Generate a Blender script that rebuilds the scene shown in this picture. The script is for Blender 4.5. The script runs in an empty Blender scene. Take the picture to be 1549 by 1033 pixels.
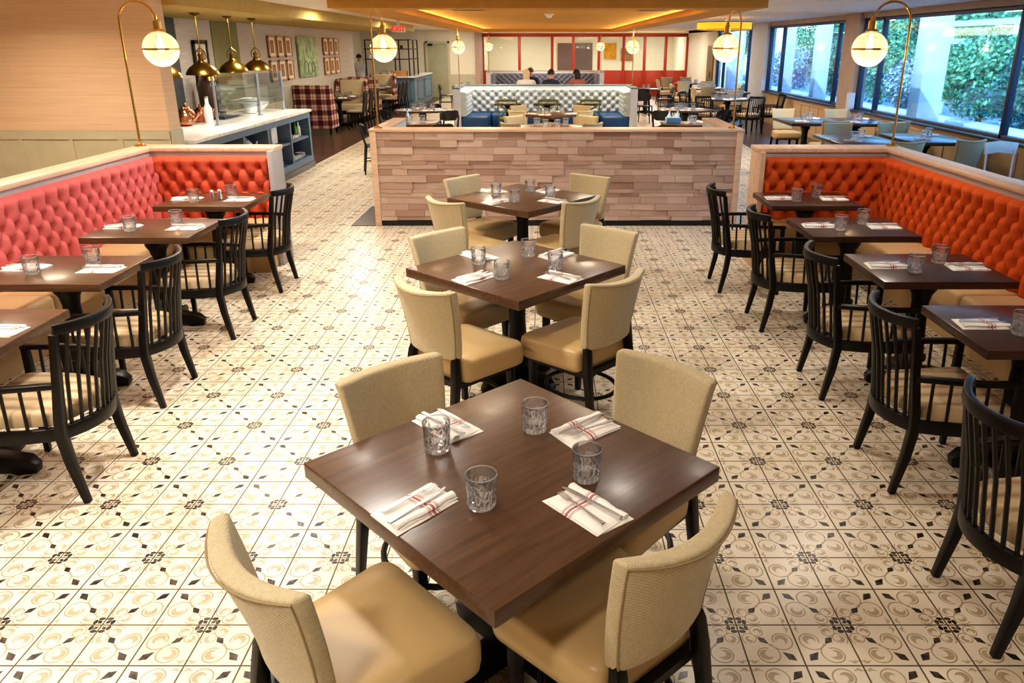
import bpy, bmesh, math, random
from mathutils import Vector, Matrix
random.seed(11)
S = bpy.context.scene
COL = S.collection
PI = math.pi
sin, cos = math.sin, math.cos

# ------------------------------------------------------------------ mesh builder
class MB:
    def __init__(s):
        s.v = []; s.f = []; s.m = []; s.sh = []
    def add(s, vs, fs, m=0, shade=0.5):
        b = len(s.v)
        s.v += [tuple(v) for v in vs]
        s.f += [tuple(i + b for i in f) for f in fs]
        s.m += [m] * len(fs); s.sh += [shade] * len(fs)
        return s
    def box(s, x0, y0, z0, x1, y1, z1, m=0, shade=0.5):
        if x0 > x1: x0, x1 = x1, x0
        if y0 > y1: y0, y1 = y1, y0
        if z0 > z1: z0, z1 = z1, z0
        vs = [(x0,y0,z0),(x1,y0,z0),(x1,y1,z0),(x0,y1,z0),(x0,y0,z1),(x1,y0,z1),(x1,y1,z1),(x0,y1,z1)]
        fs = [(3,2,1,0),(4,5,6,7),(0,1,5,4),(1,2,6,5),(2,3,7,6),(3,0,4,7)]
        return s.add(vs, fs, m, shade)
    def obox(s, c, h, M, m=0):
        vs = [Vector(c) + M @ Vector((h[0]*a, h[1]*b, h[2]*d)) for d in (-1,1) for a,b in ((-1,-1),(1,-1),(1,1),(-1,1))]
        return s.add(vs, [(3,2,1,0),(4,5,6,7),(0,1,5,4),(1,2,6,5),(2,3,7,6),(3,0,4,7)], m)
    def prism(s, poly, z0, z1, m=0, top=None):
        n = len(poly); top = top or poly
        vs = [(x,y,z0) for x,y in poly] + [(x,y,z1) for x,y in top]
        fs = [tuple(range(n-1,-1,-1)), tuple(range(n,2*n))] + [(i,(i+1)%n,n+(i+1)%n,n+i) for i in range(n)]
        return s.add(vs, fs, m)
    def tube(s, pts, r, n=8, m=0, closed=False, flat=1.0):
        pts = [Vector(p) for p in pts]; k = len(pts)
        rs = r if isinstance(r, (list,tuple)) else [r]*k
        vs = []; ref = None
        for i,p in enumerate(pts):
            if closed: t = pts[(i+1)%k]-pts[i-1]
            else: t = pts[min(i+1,k-1)]-pts[max(i-1,0)]
            t.normalize()
            if ref is None:
                ref = Vector((0,0,1)) if abs(t.z) < .9 else Vector((1,0,0))
            a = ref - t*ref.dot(t)
            if a.length < 1e-5: a = Vector((0,1,0)) - t*t.y
            a.normalize(); ref = a; b = t.cross(a)
            for j in range(n):
                th = 2*PI*j/n
                vs.append(p + a*(rs[i]*flat*cos(th)) + b*(rs[i]*sin(th)))
        fs = []
        for i in range(k if closed else k-1):
            o, q = i*n, ((i+1)%k)*n
            fs += [(o+j, o+(j+1)%n, q+(j+1)%n, q+j) for j in range(n)]
        if not closed:
            fs += [tuple(range(n-1,-1,-1)), tuple((k-1)*n+j for j in range(n))]
        return s.add(vs, fs, m)
    def rect(s, pts, w, h, side=None, m=0):
        """rectangular bar along pts; w across (along `side`), h along the other direction; w,h may be lists"""
        pts = [Vector(p) for p in pts]; k = len(pts)
        W = w if isinstance(w,(list,tuple)) else [w]*k
        H = h if isinstance(h,(list,tuple)) else [h]*k
        vs = []
        for i,p in enumerate(pts):
            t = (pts[min(i+1,k-1)]-pts[max(i-1,0)]).normalized()
            sd = Vector(side) if side is not None else t.cross(Vector((0,0,1)))
            sd = (sd - t*sd.dot(t)).normalized(); u = t.cross(sd)
            for a,b in ((-1,-1),(1,-1),(1,1),(-1,1)):
                vs.append(p + sd*(a*W[i]/2) + u*(b*H[i]/2))
        fs = []
        for i in range(k-1):
            o,q = i*4,(i+1)*4
            fs += [(o+j,o+(j+1)%4,q+(j+1)%4,q+j) for j in range(4)]
        fs += [(3,2,1,0), tuple((k-1)*4+j for j in range(4))]
        return s.add(vs, fs, m)
    def lathe(s, prof, n=16, c=(0,0,0), m=0, capb=True, capt=True):
        vs = [(c[0]+r*cos(2*PI*j/n), c[1]+r*sin(2*PI*j/n), c[2]+z) for r,z in prof for j in range(n)]
        fs = []
        for i in range(len(prof)-1):
            o,q = i*n,(i+1)*n
            fs += [(o+j,o+(j+1)%n,q+(j+1)%n,q+j) for j in range(n)]
        if capb: fs.append(tuple(range(n-1,-1,-1)))
        if capt: fs.append(tuple((len(prof)-1)*n+j for j in range(n)))
        return s.add(vs, fs, m)
    def grid(s, fn, nu, nv, m=0, flip=False):
        vs = [fn(i/nu, j/nv) for j in range(nv+1) for i in range(nu+1)]
        fs = []
        for j in range(nv):
            for i in range(nu):
                a = j*(nu+1)+i
                q = (a,a+1,a+nu+2,a+nu+1)
                fs.append(q[::-1] if flip else q)
        return s.add(vs, fs, m)
    def sphere(s, c, r, n=16, k=10, m=0, sx=1, sy=1, sz=1, t0=0.0, t1=1.0):
        prof = []
        for i in range(k+1):
            th = -PI/2 + PI*(t0+(t1-t0)*i/k)
            prof.append((max(r*cos(th),1e-4), r*sin(th)))
        vs = [(c[0]+sx*p*cos(2*PI*j/n), c[1]+sy*p*sin(2*PI*j/n), c[2]+sz*z) for p,z in prof for j in range(n)]
        fs = []
        for i in range(k):
            o,q = i*n,(i+1)*n
            fs += [(o+j,o+(j+1)%n,q+(j+1)%n,q+j) for j in range(n)]
        return s.add(vs, fs, m)

def setp(o, **k):
    for a,b in k.items():
        if b is not None: o[a] = b
    return o

def obj(name, mb, mats, parent=None, world=False, bevel=0, seg=2, ang=35, smooth=True):
    me = bpy.data.meshes.new(name)
    vs = mb.v
    if world and parent is not None:
        r = parent
        while r.parent is not None: r = r.parent
        l = r.location
        vs = [(x-l.x, y-l.y, z-l.z) for x,y,z in vs]
    me.from_pydata(vs, [], mb.f)
    mats = mats if isinstance(mats,(list,tuple)) else [mats]
    for mt in mats: me.materials.append(mt)
    if len(mats) > 1: me.polygons.foreach_set('material_index', mb.m)
    if len(set(mb.sh)) > 1:
        at = me.attributes.new('shade','FLOAT','FACE'); at.data.foreach_set('value', mb.sh)
    if bevel:
        bm = bmesh.new(); bm.from_mesh(me)
        bmesh.ops.recalc_face_normals(bm, faces=bm.faces)
        es = [e for e in bm.edges if len(e.link_faces)==2 and e.calc_face_angle(0) > math.radians(40)]
        bmesh.ops.bevel(bm, geom=es, offset=bevel, segments=seg, profile=.5, affect='EDGES', clamp_overlap=True)
        bm.to_mesh(me); bm.free()
    if smooth:
        me.polygons.foreach_set('use_smooth', [True]*len(me.polygons))
        me.set_sharp_from_angle(angle=math.radians(ang))
    me.update()
    o = bpy.data.objects.new(name, me); COL.objects.link(o)
    if parent is not None: o.parent = parent
    return o

def thing(name, label, cat, loc=(0,0,0), rz=0.0, group=None):
    o = bpy.data.objects.new(name, None); COL.objects.link(o)
    o.empty_display_size = .1
    o.location = loc; o.rotation_euler = (0,0,rz)
    return setp(o, label=label, category=cat, group=group)

def solo(name, mb, mats, label, cat, loc=(0,0,0), rz=0.0, group=None, **k):
    o = obj(name, mb, mats, None, **k); o.location = loc; o.rotation_euler = (0,0,rz)
    return setp(o, label=label, category=cat, group=group)

def struct(name, mb, mats, **k):
    o = obj(name, mb, mats, None, **k); o['kind'] = 'structure'; return o

def dup(root, loc, rz, label, group=None, z=None, scale=None):
    r = root.copy(); COL.objects.link(r); r.location = loc; r.rotation_euler = (0,0,rz)
    r['label'] = label
    if group: r['group'] = group
    elif 'group' in r: del r['group']
    if scale: r.scale = (scale,)*3
    for ch in list(root.children):
        c = ch.copy(); COL.objects.link(c); c.parent = r
        for g in list(ch.children):
            d = g.copy(); COL.objects.link(d); d.parent = c
    return r

class Proto:
    """first use moves the original, later uses copy it"""
    def __init__(s, make): s.make = make; s.o = None
    def put(s, loc, rz, label, group=None):
        if s.o is None:
            s.o = s.make(); o = s.o; o.location = loc; o.rotation_euler = (0,0,rz); o['label'] = label
            if group: o['group'] = group
            elif 'group' in o: del o['group']
            return o
        return dup(s.o, loc, rz, label, group)

def rpoly(pts, r, n=4):
    """polygon with rounded corners; r scalar or list"""
    out = []; k = len(pts)
    for i,p in enumerate(pts):
        ri = r[i] if isinstance(r,(list,tuple)) else r
        p = Vector(p); a = (Vector(pts[i-1])-p).normalized(); b = (Vector(pts[(i+1)%k])-p).normalized()
        if ri <= 0: out.append(tuple(p)); continue
        p0 = p+a*ri; p1 = p+b*ri
        for j in range(n+1):
            t = j/n
            out.append(tuple(p0*(1-t)**2 + p*2*t*(1-t) + p1*t*t))
    return out

# ------------------------------------------------------------------ materials
class X:
    """tiny expression builder over Math nodes"""
    def __init__(s, nt, k): s.nt = nt; s.k = k
    def _b(s, op, *a):
        n = s.nt.nodes.new('ShaderNodeMath'); n.operation = op
        for i,v in enumerate((s,)+a):
            k = v.k if isinstance(v, X) else v
            if isinstance(k,(int,float)): n.inputs[i].default_value = k
            else: s.nt.links.new(k, n.inputs[i])
        return X(s.nt, n.outputs[0])
    def __add__(s,o): return s._b('ADD',o)
    __radd__ = __add__
    def __sub__(s,o): return s._b('SUBTRACT',o)
    def __rsub__(s,o): return X(s.nt,o)._b('SUBTRACT',s)
    def __mul__(s,o): return s._b('MULTIPLY',o)
    __rmul__ = __mul__
    def __truediv__(s,o): return s._b('DIVIDE',o)
    def __lt__(s,o): return s._b('LESS_THAN',o)
    def __gt__(s,o): return s._b('GREATER_THAN',o)
    def abs(s): return s._b('ABSOLUTE')
    def max(s,o): return s._b('MAXIMUM',o)
    def min(s,o): return s._b('MINIMUM',o)
    def sqrt(s): return s._b('SQRT')
    def floor(s): return s._b('FLOOR')
    def fract(s): return s._b('FRACT')
    def sin(s): return s._b('SINE')
    def pp(s,o): return s._b('PINGPONG',o)
    def atan2(s,o): return s._b('ARCTAN2',o)
    def pow(s,o): return s._b('POWER',o)

def newmat(name):
    m = bpy.data.materials.new(name); m.use_nodes = True
    nt = m.node_tree; b = nt.nodes['Principled BSDF']
    return m, nt, b

def c4(c): return (c[0], c[1], c[2], 1.0)
def hexc(h):
    h = h.lstrip('#'); r = [int(h[i:i+2],16)/255 for i in (0,2,4)]
    return tuple(x/12.92 if x <= .04045 else ((x+.055)/1.055)**2.4 for x in r)

def node(nt, t, **k):
    n = nt.nodes.new(t)
    for a,b in k.items():
        if a in n.inputs: n.inputs[a].default_value = b
        else: setattr(n, a, b)
    return n

def coord(nt, which='Object', scale=(1,1,1), rot=(0,0,0)):
    tc = nt.nodes.new('ShaderNodeTexCoord'); mp = nt.nodes.new('ShaderNodeMapping')
    mp.inputs['Scale'].default_value = scale; mp.inputs['Rotation'].default_value = rot
    nt.links.new(tc.outputs[which], mp.inputs['Vector']); return mp.outputs['Vector']

def mixc(nt, fac, a, b, mode='MIX'):
    n = nt.nodes.new('ShaderNodeMix'); n.data_type = 'RGBA'; n.blend_type = mode
    def put(sock, v):
        if isinstance(v, X): v = v.k
        if isinstance(v,(int,float)): sock.default_value = v
        elif isinstance(v, tuple): sock.default_value = c4(v)
        else: nt.links.new(v, sock)
    put(n.inputs[0], fac); put(n.inputs[6], a); put(n.inputs[7], b)
    return n.outputs[2]

def bump(nt, b, h, strength=.3, dist=.01):
    n = nt.nodes.new('ShaderNodeBump'); n.inputs['Strength'].default_value = strength; n.inputs['Distance'].default_value = dist
    nt.links.new(h.k if isinstance(h,X) else h, n.inputs['Height']); nt.links.new(n.outputs[0], b.inputs['Normal'])

def plain(name, col, rough=.5, metal=0.0, spec=.5, var=.08, scale=6, bmp=0.0, bscale=80):
    m, nt, b = newmat(name)
    v = coord(nt)
    nz = node(nt,'ShaderNodeTexNoise', Scale=scale, Detail=4.0); nt.links.new(v, nz.inputs['Vector'])
    d = tuple(max(0,x*(1-var*2)) for x in col); l = tuple(min(1,x*(1+var)) for x in col)
    nt.links.new(mixc(nt, nz.outputs[0], d, l), b.inputs['Base Color'])
    b.inputs['Roughness'].default_value = rough; b.inputs['Metallic'].default_value = metal
    b.inputs['Specular IOR Level'].default_value = spec
    if bmp:
        n2 = node(nt,'ShaderNodeTexNoise', Scale=bscale, Detail=2.0); nt.links.new(v, n2.inputs['Vector'])
        bump(nt, b, n2.outputs[0], bmp, .004)
    return m

def wood(name, c1, c2, rough=.35, axis=0, scale=1.0, spec=.5, coat=0.0, bmp=.05):
    m, nt, b = newmat(name)
    sc = [22*scale,22*scale,22*scale]; sc[axis] = 1.6*scale
    v = coord(nt,'Object',tuple(sc))
    nz = node(nt,'ShaderNodeTexNoise', Scale=1.0, Detail=6.0, Roughness=.65, Distortion=.6); nt.links.new(v, nz.inputs['Vector'])
    cr = nt.nodes.new('ShaderNodeValToRGB'); nt.links.new(nz.outputs[0], cr.inputs[0])
    cr.color_ramp.elements[0].position = .3; cr.color_ramp.elements[0].color = c4(c1)
    cr.color_ramp.elements[1].position = .7; cr.color_ramp.elements[1].color = c4(c2)
    nt.links.new(cr.outputs[0], b.inputs['Base Color'])
    b.inputs['Roughness'].default_value = rough; b.inputs['Specular IOR Level'].default_value = spec
    b.inputs['Coat Weight'].default_value = coat; b.inputs['Coat Roughness'].default_value = .15
    if bmp: bump(nt, b, nz.outputs[0], bmp, .003)
    return m

def weave(name, col, scale=260, rough=.9, amp=.3, sheen=.15, bs=.6):
    m, nt, b = newmat(name)
    tc = nt.nodes.new('ShaderNodeTexCoord'); sp = nt.nodes.new('ShaderNodeSeparateXYZ'); nt.links.new(tc.outputs['Object'], sp.inputs[0])
    x = X(nt, sp.outputs[0]); y = X(nt, sp.outputs[1]); z = X(nt, sp.outputs[2])
    h = ((x+y*.6)*scale).sin() * (z*scale*1.05 + (y*.5*scale)).sin()
    nz = node(nt,'ShaderNodeTexNoise', Scale=90.0, Detail=3.0); nt.links.new(tc.outputs['Object'], nz.inputs['Vector'])
    f = (h*.35 + .5)*.6 + X(nt,nz.outputs[0])*.4
    d = tuple(c*(1-amp*1.4) for c in col); l = tuple(min(1,c*(1+amp*.7)) for c in col)
    nt.links.new(mixc(nt, f, d, l), b.inputs['Base Color'])
    b.inputs['Roughness'].default_value = rough; b.inputs['Sheen Weight'].default_value = sheen
    b.inputs['Specular IOR Level'].default_value = .2
    bump(nt, b, f, bs, .003)
    return m

def metal(name, col, rough=.25): return plain(name, col, rough, 1.0, .5, .05, 12)

def emit(name, col, st):
    m, nt, b = newmat(name)
    b.inputs['Base Color'].default_value = c4(col); b.inputs['Emission Color'].default_value = c4(col); b.inputs['Emission Strength'].default_value = st
    return m
# ------------------------------------------------------------------ palette
M = {}
M['dark_wood'] = wood('dark_walnut', hexc('#2a1d15'), hexc('#4b3526'), .30, axis=0, coat=.15)
M['table_wood'] = wood('walnut_top', hexc('#422c1d'), hexc('#654730'), .30, axis=0, scale=1.7, coat=.12)
M['table_wood2'] = wood('mahogany_top', hexc('#301d16'), hexc('#4c3025'), .30, axis=0, scale=1.7, coat=.2)
M['black_wood'] = plain('black_brown_wood', hexc('#120d0a'), .38, 0, .35, .15, 10)
M['oak_cap'] = wood('pale_oak', hexc('#c9a488'), hexc('#dfc0a6'), .45, axis=0)
M['oak_cap_y'] = wood('pale_oak_lengthwise', hexc('#c9a488'), hexc('#e0c4ac'), .45, axis=1)
M['weave_cream'] = weave('cream_weave', hexc('#d0bf9b'), 900, amp=.42)
M['vinyl_tan'] = plain('tan_leatherette', hexc('#c2a473'), .42, 0, .5, .05, 5, .06, 300)
M['piping'] = plain('cream_piping', hexc('#9c8661'), .7)
M['bench_tan'] = plain('bench_leatherette', hexc('#cbaa7c'), .5, 0, .4, .05, 4, .05, 260)
def velvet(name, c):
    m, nt, b = newmat(name)
    v = coord(nt); nz = node(nt,'ShaderNodeTexNoise', Scale=180.0, Detail=3.0); nt.links.new(v, nz.inputs['Vector'])
    nt.links.new(mixc(nt, nz.outputs[0], tuple(x*.78 for x in c), tuple(min(1,x*1.15) for x in c)), b.inputs['Base Color'])
    b.inputs['Roughness'].default_value = .85; b.inputs['Specular IOR Level'].default_value = .15
    bump(nt, b, nz.outputs[0], .25, .002)
    return m
M['coral'] = velvet('coral_velvet', hexc('#cf6a68'))
M['coral_warm_lit'] = velvet('warm_lit_coral_velvet', hexc('#cb5a40'))  # same coral for the return, orange cast of the light put into its colour
M['orange'] = velvet('orange_velvet', hexc('#cc5a26'))
M['silver_tuft'] = velvet('silver_blue_leather', hexc('#b9c3c9'))
M['slate_tuft'] = velvet('slate_leather', hexc('#77798a'))
M['blue_leather'] = plain('blue_leather', hexc('#1c4f86'), .4)
M['plaster_grey'] = plain('painted_grey', hexc('#aaa2a0'), .6)
M['white_metal'] = plain('white_paint', hexc('#e9e9e9'), .4)
M['brass'] = metal('brushed_brass', hexc('#d3a45c'), .24)
M['antique_brass'] = metal('antique_brass', hexc('#8a6a2c'), .28)
M['steel'] = metal('steel', hexc('#d6d7da'), .3)
M['gunmetal'] = metal('dark_steel', hexc('#4b5563'), .3)
M['black_plastic'] = plain('black_shell', hexc('#15161a'), .35)
M['green_paint'] = plain('green_paint', hexc('#5f6b34'), .45)
M['linen_white'] = plain('white_linen', hexc('#f1ece4'), .8)
M['china'] = plain('white_china', hexc('#efeeea'), .2)
M['black'] = plain('soft_black', hexc('#141414'), .5)
M['marble'] = None
M['navy_cab'] = plain('blue_grey_paint', hexc('#62758a'), .5)
M['navy_in'] = plain('deep_blue_paint', hexc('#2a5682'), .5)
M['bar_blue'] = plain('slate_blue_paint', hexc('#5f7a86'), .5)
M['red_frame'] = plain('brick_red_paint', hexc('#b03a1d'), .45)
M['window_frame'] = plain('navy_window_frame', hexc('#2c3d55'), .4)
M['wainscot_warm'] = plain('tan_wainscot_paint', hexc('#c3a37c'), .55)
M['wainscot_sage'] = plain('sage_wainscot_paint', hexc('#c4bca4'), .6)
M['pillar_paint'] = plain('taupe_pillar_paint', hexc('#b59c8b'), .6)
M['pillar_white'] = plain('pale_pillar_paint', hexc('#cfd3dc'), .6)
M['ceiling_white'] = plain('ceiling_white', hexc('#f1e4d4'), .9)
M['ceiling_ochre'] = plain('ceiling_ochre', hexc('#d9a243'), .9)
M['soffit_olive'] = plain('soffit_olive', hexc('#c3a65e'), .85)
M['beam_tan'] = plain('beam_ochre', hexc('#cf9a45'), .8)
M['olive_panel'] = plain('olive_panel', hexc('#8b8458'), .7)
M['charcoal'] = plain('charcoal_paint', hexc('#4a4a4a'), .6)
M['copper'] = metal('copper', hexc('#c98a66'), .25)
M['hair_dark'] = plain('dark_hair', hexc('#1c1614'), .6)
M['hair_red'] = plain('auburn_hair', hexc('#5a2418'), .6)
M['hair_blond'] = plain('blond_hair', hexc('#d9c6a8'), .6)
M['skin'] = plain('skin', hexc('#d39c7d'), .55)
M['navy_cloth'] = plain('navy_cloth', hexc('#27304d'), .85)
M['pink_cloth'] = plain('rose_cloth', hexc('#a8625a'), .85)
M['white_cloth'] = plain('white_cloth', hexc('#e7e4e4'), .85)
M['bark'] = plain('bark', hexc('#4a3a2c'), .9)
M['stone'] = plain('pale_stone', hexc('#b9bcc4'), .9, 0,.3,.12,3,.3,20)
M['asphalt'] = plain('shade_blue_paving', hexc('#5f86aa'), .9)  # blue of the outdoor shade put into the paving colour
M['crate'] = wood('crate_pine', hexc('#b07a44'), hexc('#cf9a60'), .6, axis=0)
M['green_bottle'] = plain('green_bottle', hexc('#5d8a2f'), .15)
M['paper'] = plain('paper', hexc('#efe3cd'), .8)
M['photo_brown'] = plain('sepia_print', hexc('#b98a63'), .7, 0,.3,.35,14)
M['frame_oak'] = wood('frame_oak', hexc('#b9855c'), hexc('#d3a176'), .5)
M['blue_paper'] = plain('light_blue_box', hexc('#7fb4dc'), .7)

# marble
m, nt, b = newmat('white_marble'); v = coord(nt)
n1 = node(nt,'ShaderNodeTexNoise', Scale=2.2, Detail=8.0, Distortion=1.6); nt.links.new(v, n1.inputs['Vector'])
w = X(nt,n1.outputs[0]); w = 1 - ((w-.5).abs()*9).min(1.0)
nt.links.new(mixc(nt, w*.35, hexc('#efece6'), hexc('#9fa2a6')), b.inputs['Base Color']); b.inputs['Roughness'].default_value=.18
M['marble'] = m

# clear glass: table glass (real refraction) and thin panes
def glassmat(name, tint=(1,1,1), rough=0.0, bmp=0.0, bscale=60):
    m, nt, b = newmat(name)
    b.inputs['Base Color'].default_value = c4(tint); b.inputs['Transmission Weight'].default_value = 1.0
    b.inputs['Roughness'].default_value = rough; b.inputs['IOR'].default_value = 1.45
    if bmp:
        v = coord(nt); nz = node(nt,'ShaderNodeTexVoronoi', Scale=bscale); nt.links.new(v, nz.inputs['Vector'])
        bump(nt, b, nz.outputs['Distance'], bmp, .01)
    return m
m, nt, b = newmat('cut_crystal'); nt.nodes.remove(b)
out = nt.nodes['Material Output']; v = coord(nt,'Object',(1,1,.5))
vo = node(nt,'ShaderNodeTexVoronoi', Scale=78.0, feature='DISTANCE_TO_EDGE'); nt.links.new(v, vo.inputs['Vector'])
bn = nt.nodes.new('ShaderNodeBump'); bn.inputs['Strength'].default_value=.9; bn.inputs['Distance'].default_value=.006; nt.links.new(vo.outputs['Distance'], bn.inputs['Height'])
tr = nt.nodes.new('ShaderNodeBsdfTransparent'); tr.inputs[0].default_value=(.97,.97,.97,1)
rf = nt.nodes.new('ShaderNodeBsdfRefraction'); rf.inputs['IOR'].default_value=1.12; rf.inputs['Roughness'].default_value=.02; nt.links.new(bn.outputs[0], rf.inputs['Normal'])
gl = nt.nodes.new('ShaderNodeBsdfGlossy'); gl.inputs['Roughness'].default_value=.05; nt.links.new(bn.outputs[0], gl.inputs['Normal'])
df = nt.nodes.new('ShaderNodeBsdfTranslucent'); df.inputs[0].default_value=(.95,.95,.95,1)
lw = nt.nodes.new('ShaderNodeLayerWeight'); lw.inputs[0].default_value=.28; nt.links.new(bn.outputs[0], lw.inputs['Normal'])
sp = nt.nodes.new('ShaderNodeSeparateXYZ'); nt.links.new(v, sp.inputs[0]); z_ = X(nt,sp.outputs[2])*2.0
cutz = (z_ < .062)*(z_ > .003)
line = ((X(nt,vo.outputs['Distance']) < .06)*cutz*.28) + (z_ < .016)*.32 + (z_ > .0915)*.45 + .04  # bright glints painted as whitish cut lines, base and rim
a1 = nt.nodes.new('ShaderNodeMixShader'); a2 = nt.nodes.new('ShaderNodeMixShader'); a3 = nt.nodes.new('ShaderNodeMixShader')
a1.inputs[0].default_value=.0; nt.links.new(tr.outputs[0],a1.inputs[1]); nt.links.new(rf.outputs[0],a1.inputs[2])
nt.links.new(line.k,a2.inputs[0]); nt.links.new(a1.outputs[0],a2.inputs[1]); nt.links.new(df.outputs[0],a2.inputs[2])
nt.links.new((X(nt,lw.outputs['Fresnel'])*.8+.02).k,a3.inputs[0]); nt.links.new(a2.outputs[0],a3.inputs[1]); nt.links.new(gl.outputs[0],a3.inputs[2]); nt.links.new(a3.outputs[0],out.inputs[0])
M['tumbler'] = m
def pane(name, tint, refl=.08):
    m, nt, b = newmat(name); nt.nodes.remove(b)
    out = nt.nodes['Material Output']; tr = nt.nodes.new('ShaderNodeBsdfTransparent'); gl = nt.nodes.new('ShaderNodeBsdfGlossy'); mx = nt.nodes.new('ShaderNodeMixShader')
    tr.inputs[0].default_value = c4(tint); gl.inputs['Roughness'].default_value = .03
    fr = nt.nodes.new('ShaderNodeFresnel'); fr.inputs[0].default_value = 1.35
    f = X(nt, fr.outputs[0])*.4 + refl*.2
    nt.links.new(f.k, mx.inputs[0]); nt.links.new(tr.outputs[0], mx.inputs[1]); nt.links.new(gl.outputs[0], mx.inputs[2]); nt.links.new(mx.outputs[0], out.inputs[0])
    return m
M['pane_blue'] = pane('window_glass', (.62,.83,.98))
M['pane_clear'] = pane('clear_glass', (.90,.95,.95))

# seeded lamp globe: mostly clear, lit warm by its bulb
m, nt, b = newmat('seeded_globe_glass'); nt.nodes.remove(b)
out = nt.nodes['Material Output']
tr = nt.nodes.new('ShaderNodeBsdfTransparent'); tr.inputs[0].default_value=(1,.95,.86,1)
tl = nt.nodes.new('ShaderNodeBsdfTranslucent'); tl.inputs[0].default_value=(1,.86,.66,1)
gl = nt.nodes.new('ShaderNodeBsdfGlossy'); gl.inputs['Roughness'].default_value=.08
v = coord(nt); vo = node(nt,'ShaderNodeTexVoronoi', Scale=85.0); nt.links.new(v, vo.inputs['Vector'])
seed = X(nt,vo.outputs['Distance']) < .33
lw = nt.nodes.new('ShaderNodeLayerWeight'); lw.inputs[0].default_value=.35
em = nt.nodes.new('ShaderNodeEmission'); em.inputs[0].default_value=(1,.72,.42,1); em.inputs[1].default_value=.30
a1 = nt.nodes.new('ShaderNodeMixShader'); a2 = nt.nodes.new('ShaderNodeMixShader'); a3 = nt.nodes.new('ShaderNodeMixShader')
f = (seed*.28 + X(nt,lw.outputs['Facing'])*.45 + .16)
nt.links.new(f.k, a1.inputs[0]); nt.links.new(tr.outputs[0], a1.inputs[1]); nt.links.new(tl.outputs[0], a1.inputs[2])
nt.links.new((X(nt,lw.outputs['Fresnel'])*.5).k, a2.inputs[0]); nt.links.new(a1.outputs[0], a2.inputs[1]); nt.links.new(gl.outputs[0], a2.inputs[2])
a3.inputs[0].default_value=.40
nt.links.new(a2.outputs[0], a3.inputs[1]); nt.links.new(em.outputs[0], a3.inputs[2]); nt.links.new(a3.outputs[0], out.inputs[0])
M['globe'] = m
M['bulb'] = emit('lit_bulb', (1,.80,.50), 9)
M['drum'] = emit('lit_drum_shade', hexc('#f0ae2a'), .9)
M['exit_red'] = emit('exit_red', hexc('#d81f10'), .8)
M['exit_white'] = emit('exit_panel', hexc('#e2d2c0'), .08)

# napkin linen with red stripes along local y near x = +.04
m, nt, b = newmat('striped_linen')
tc = nt.nodes.new('ShaderNodeTexCoord'); sp = nt.nodes.new('ShaderNodeSeparateXYZ'); nt.links.new(tc.outputs['Object'], sp.inputs[0])
x = X(nt, sp.outputs[0])
d = (x-.02).abs()
st = (d < .0045).max(((d-.0125).abs() < .0016)).max((d-.018).abs() < .001).max(((x+.055).abs() < .0018)*.0)
nt.links.new(mixc(nt, st*.85, hexc('#f4efe8'), hexc('#a8323a')), b.inputs['Base Color'])
b.inputs['Roughness'].default_value=.85
nz = node(nt,'ShaderNodeTexNoise', Scale=60.0, Detail=4.0); nt.links.new(tc.outputs['Object'], nz.inputs['Vector']); bump(nt,b,nz.outputs[0],.25,.004)
M['napkin'] = m

# striped beige seat pad
m, nt, b = newmat('striped_seat_pad')
tc = nt.nodes.new('ShaderNodeTexCoord'); sp = nt.nodes.new('ShaderNodeSeparateXYZ'); nt.links.new(tc.outputs['Object'], sp.inputs[0])
x = X(nt, sp.outputs[0]); nz = node(nt,'ShaderNodeTexNoise', Scale=30.0, Detail=3.0); nt.links.new(tc.outputs['Object'], nz.inputs['Vector'])
s_ = ((x*70 + X(nt,nz.outputs[0])*1.2).sin()*.5+.5).pow(2.0)
nt.links.new(mixc(nt, s_, hexc('#cdb592'), hexc('#a58a66')), b.inputs['Base Color']); b.inputs['Roughness'].default_value=.9
bump(nt,b,s_,.15,.003)
M['pad'] = m

# plaid
m, nt, b = newmat('burgundy_plaid')
tc = nt.nodes.new('ShaderNodeTexCoord'); sp = nt.nodes.new('ShaderNodeSeparateXYZ'); nt.links.new(tc.outputs['Object'], sp.inputs[0])
x = X(nt, sp.outputs[0])+X(nt, sp.outputs[1]); z = X(nt, sp.outputs[2])
def band(t): 
    f = (t/.24).fract(); return (f < .5)*.5 + ((f-.72).abs() < .045)*.25 + ((f-.24).abs()<.03)*.2
k = band(x)+band(z+.03)
cr = nt.nodes.new('ShaderNodeValToRGB'); nt.links.new(k.k, cr.inputs[0])
cr.color_ramp.elements[0].position=0; cr.color_ramp.elements[0].color=c4(hexc('#e3c6b4'))
cr.color_ramp.elements[1].position=1; cr.color_ramp.elements[1].color=c4(hexc('#451a1a'))
e = cr.color_ramp.elements.new(.5); e.color=c4(hexc('#9a5f56'))
nt.links.new(cr.outputs[0], b.inputs['Base Color']); b.inputs['Roughness'].default_value=.9
M['plaid'] = m
M['cream_leather'] = plain('cream_leather', hexc('#ddc9a2'), .5)

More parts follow.
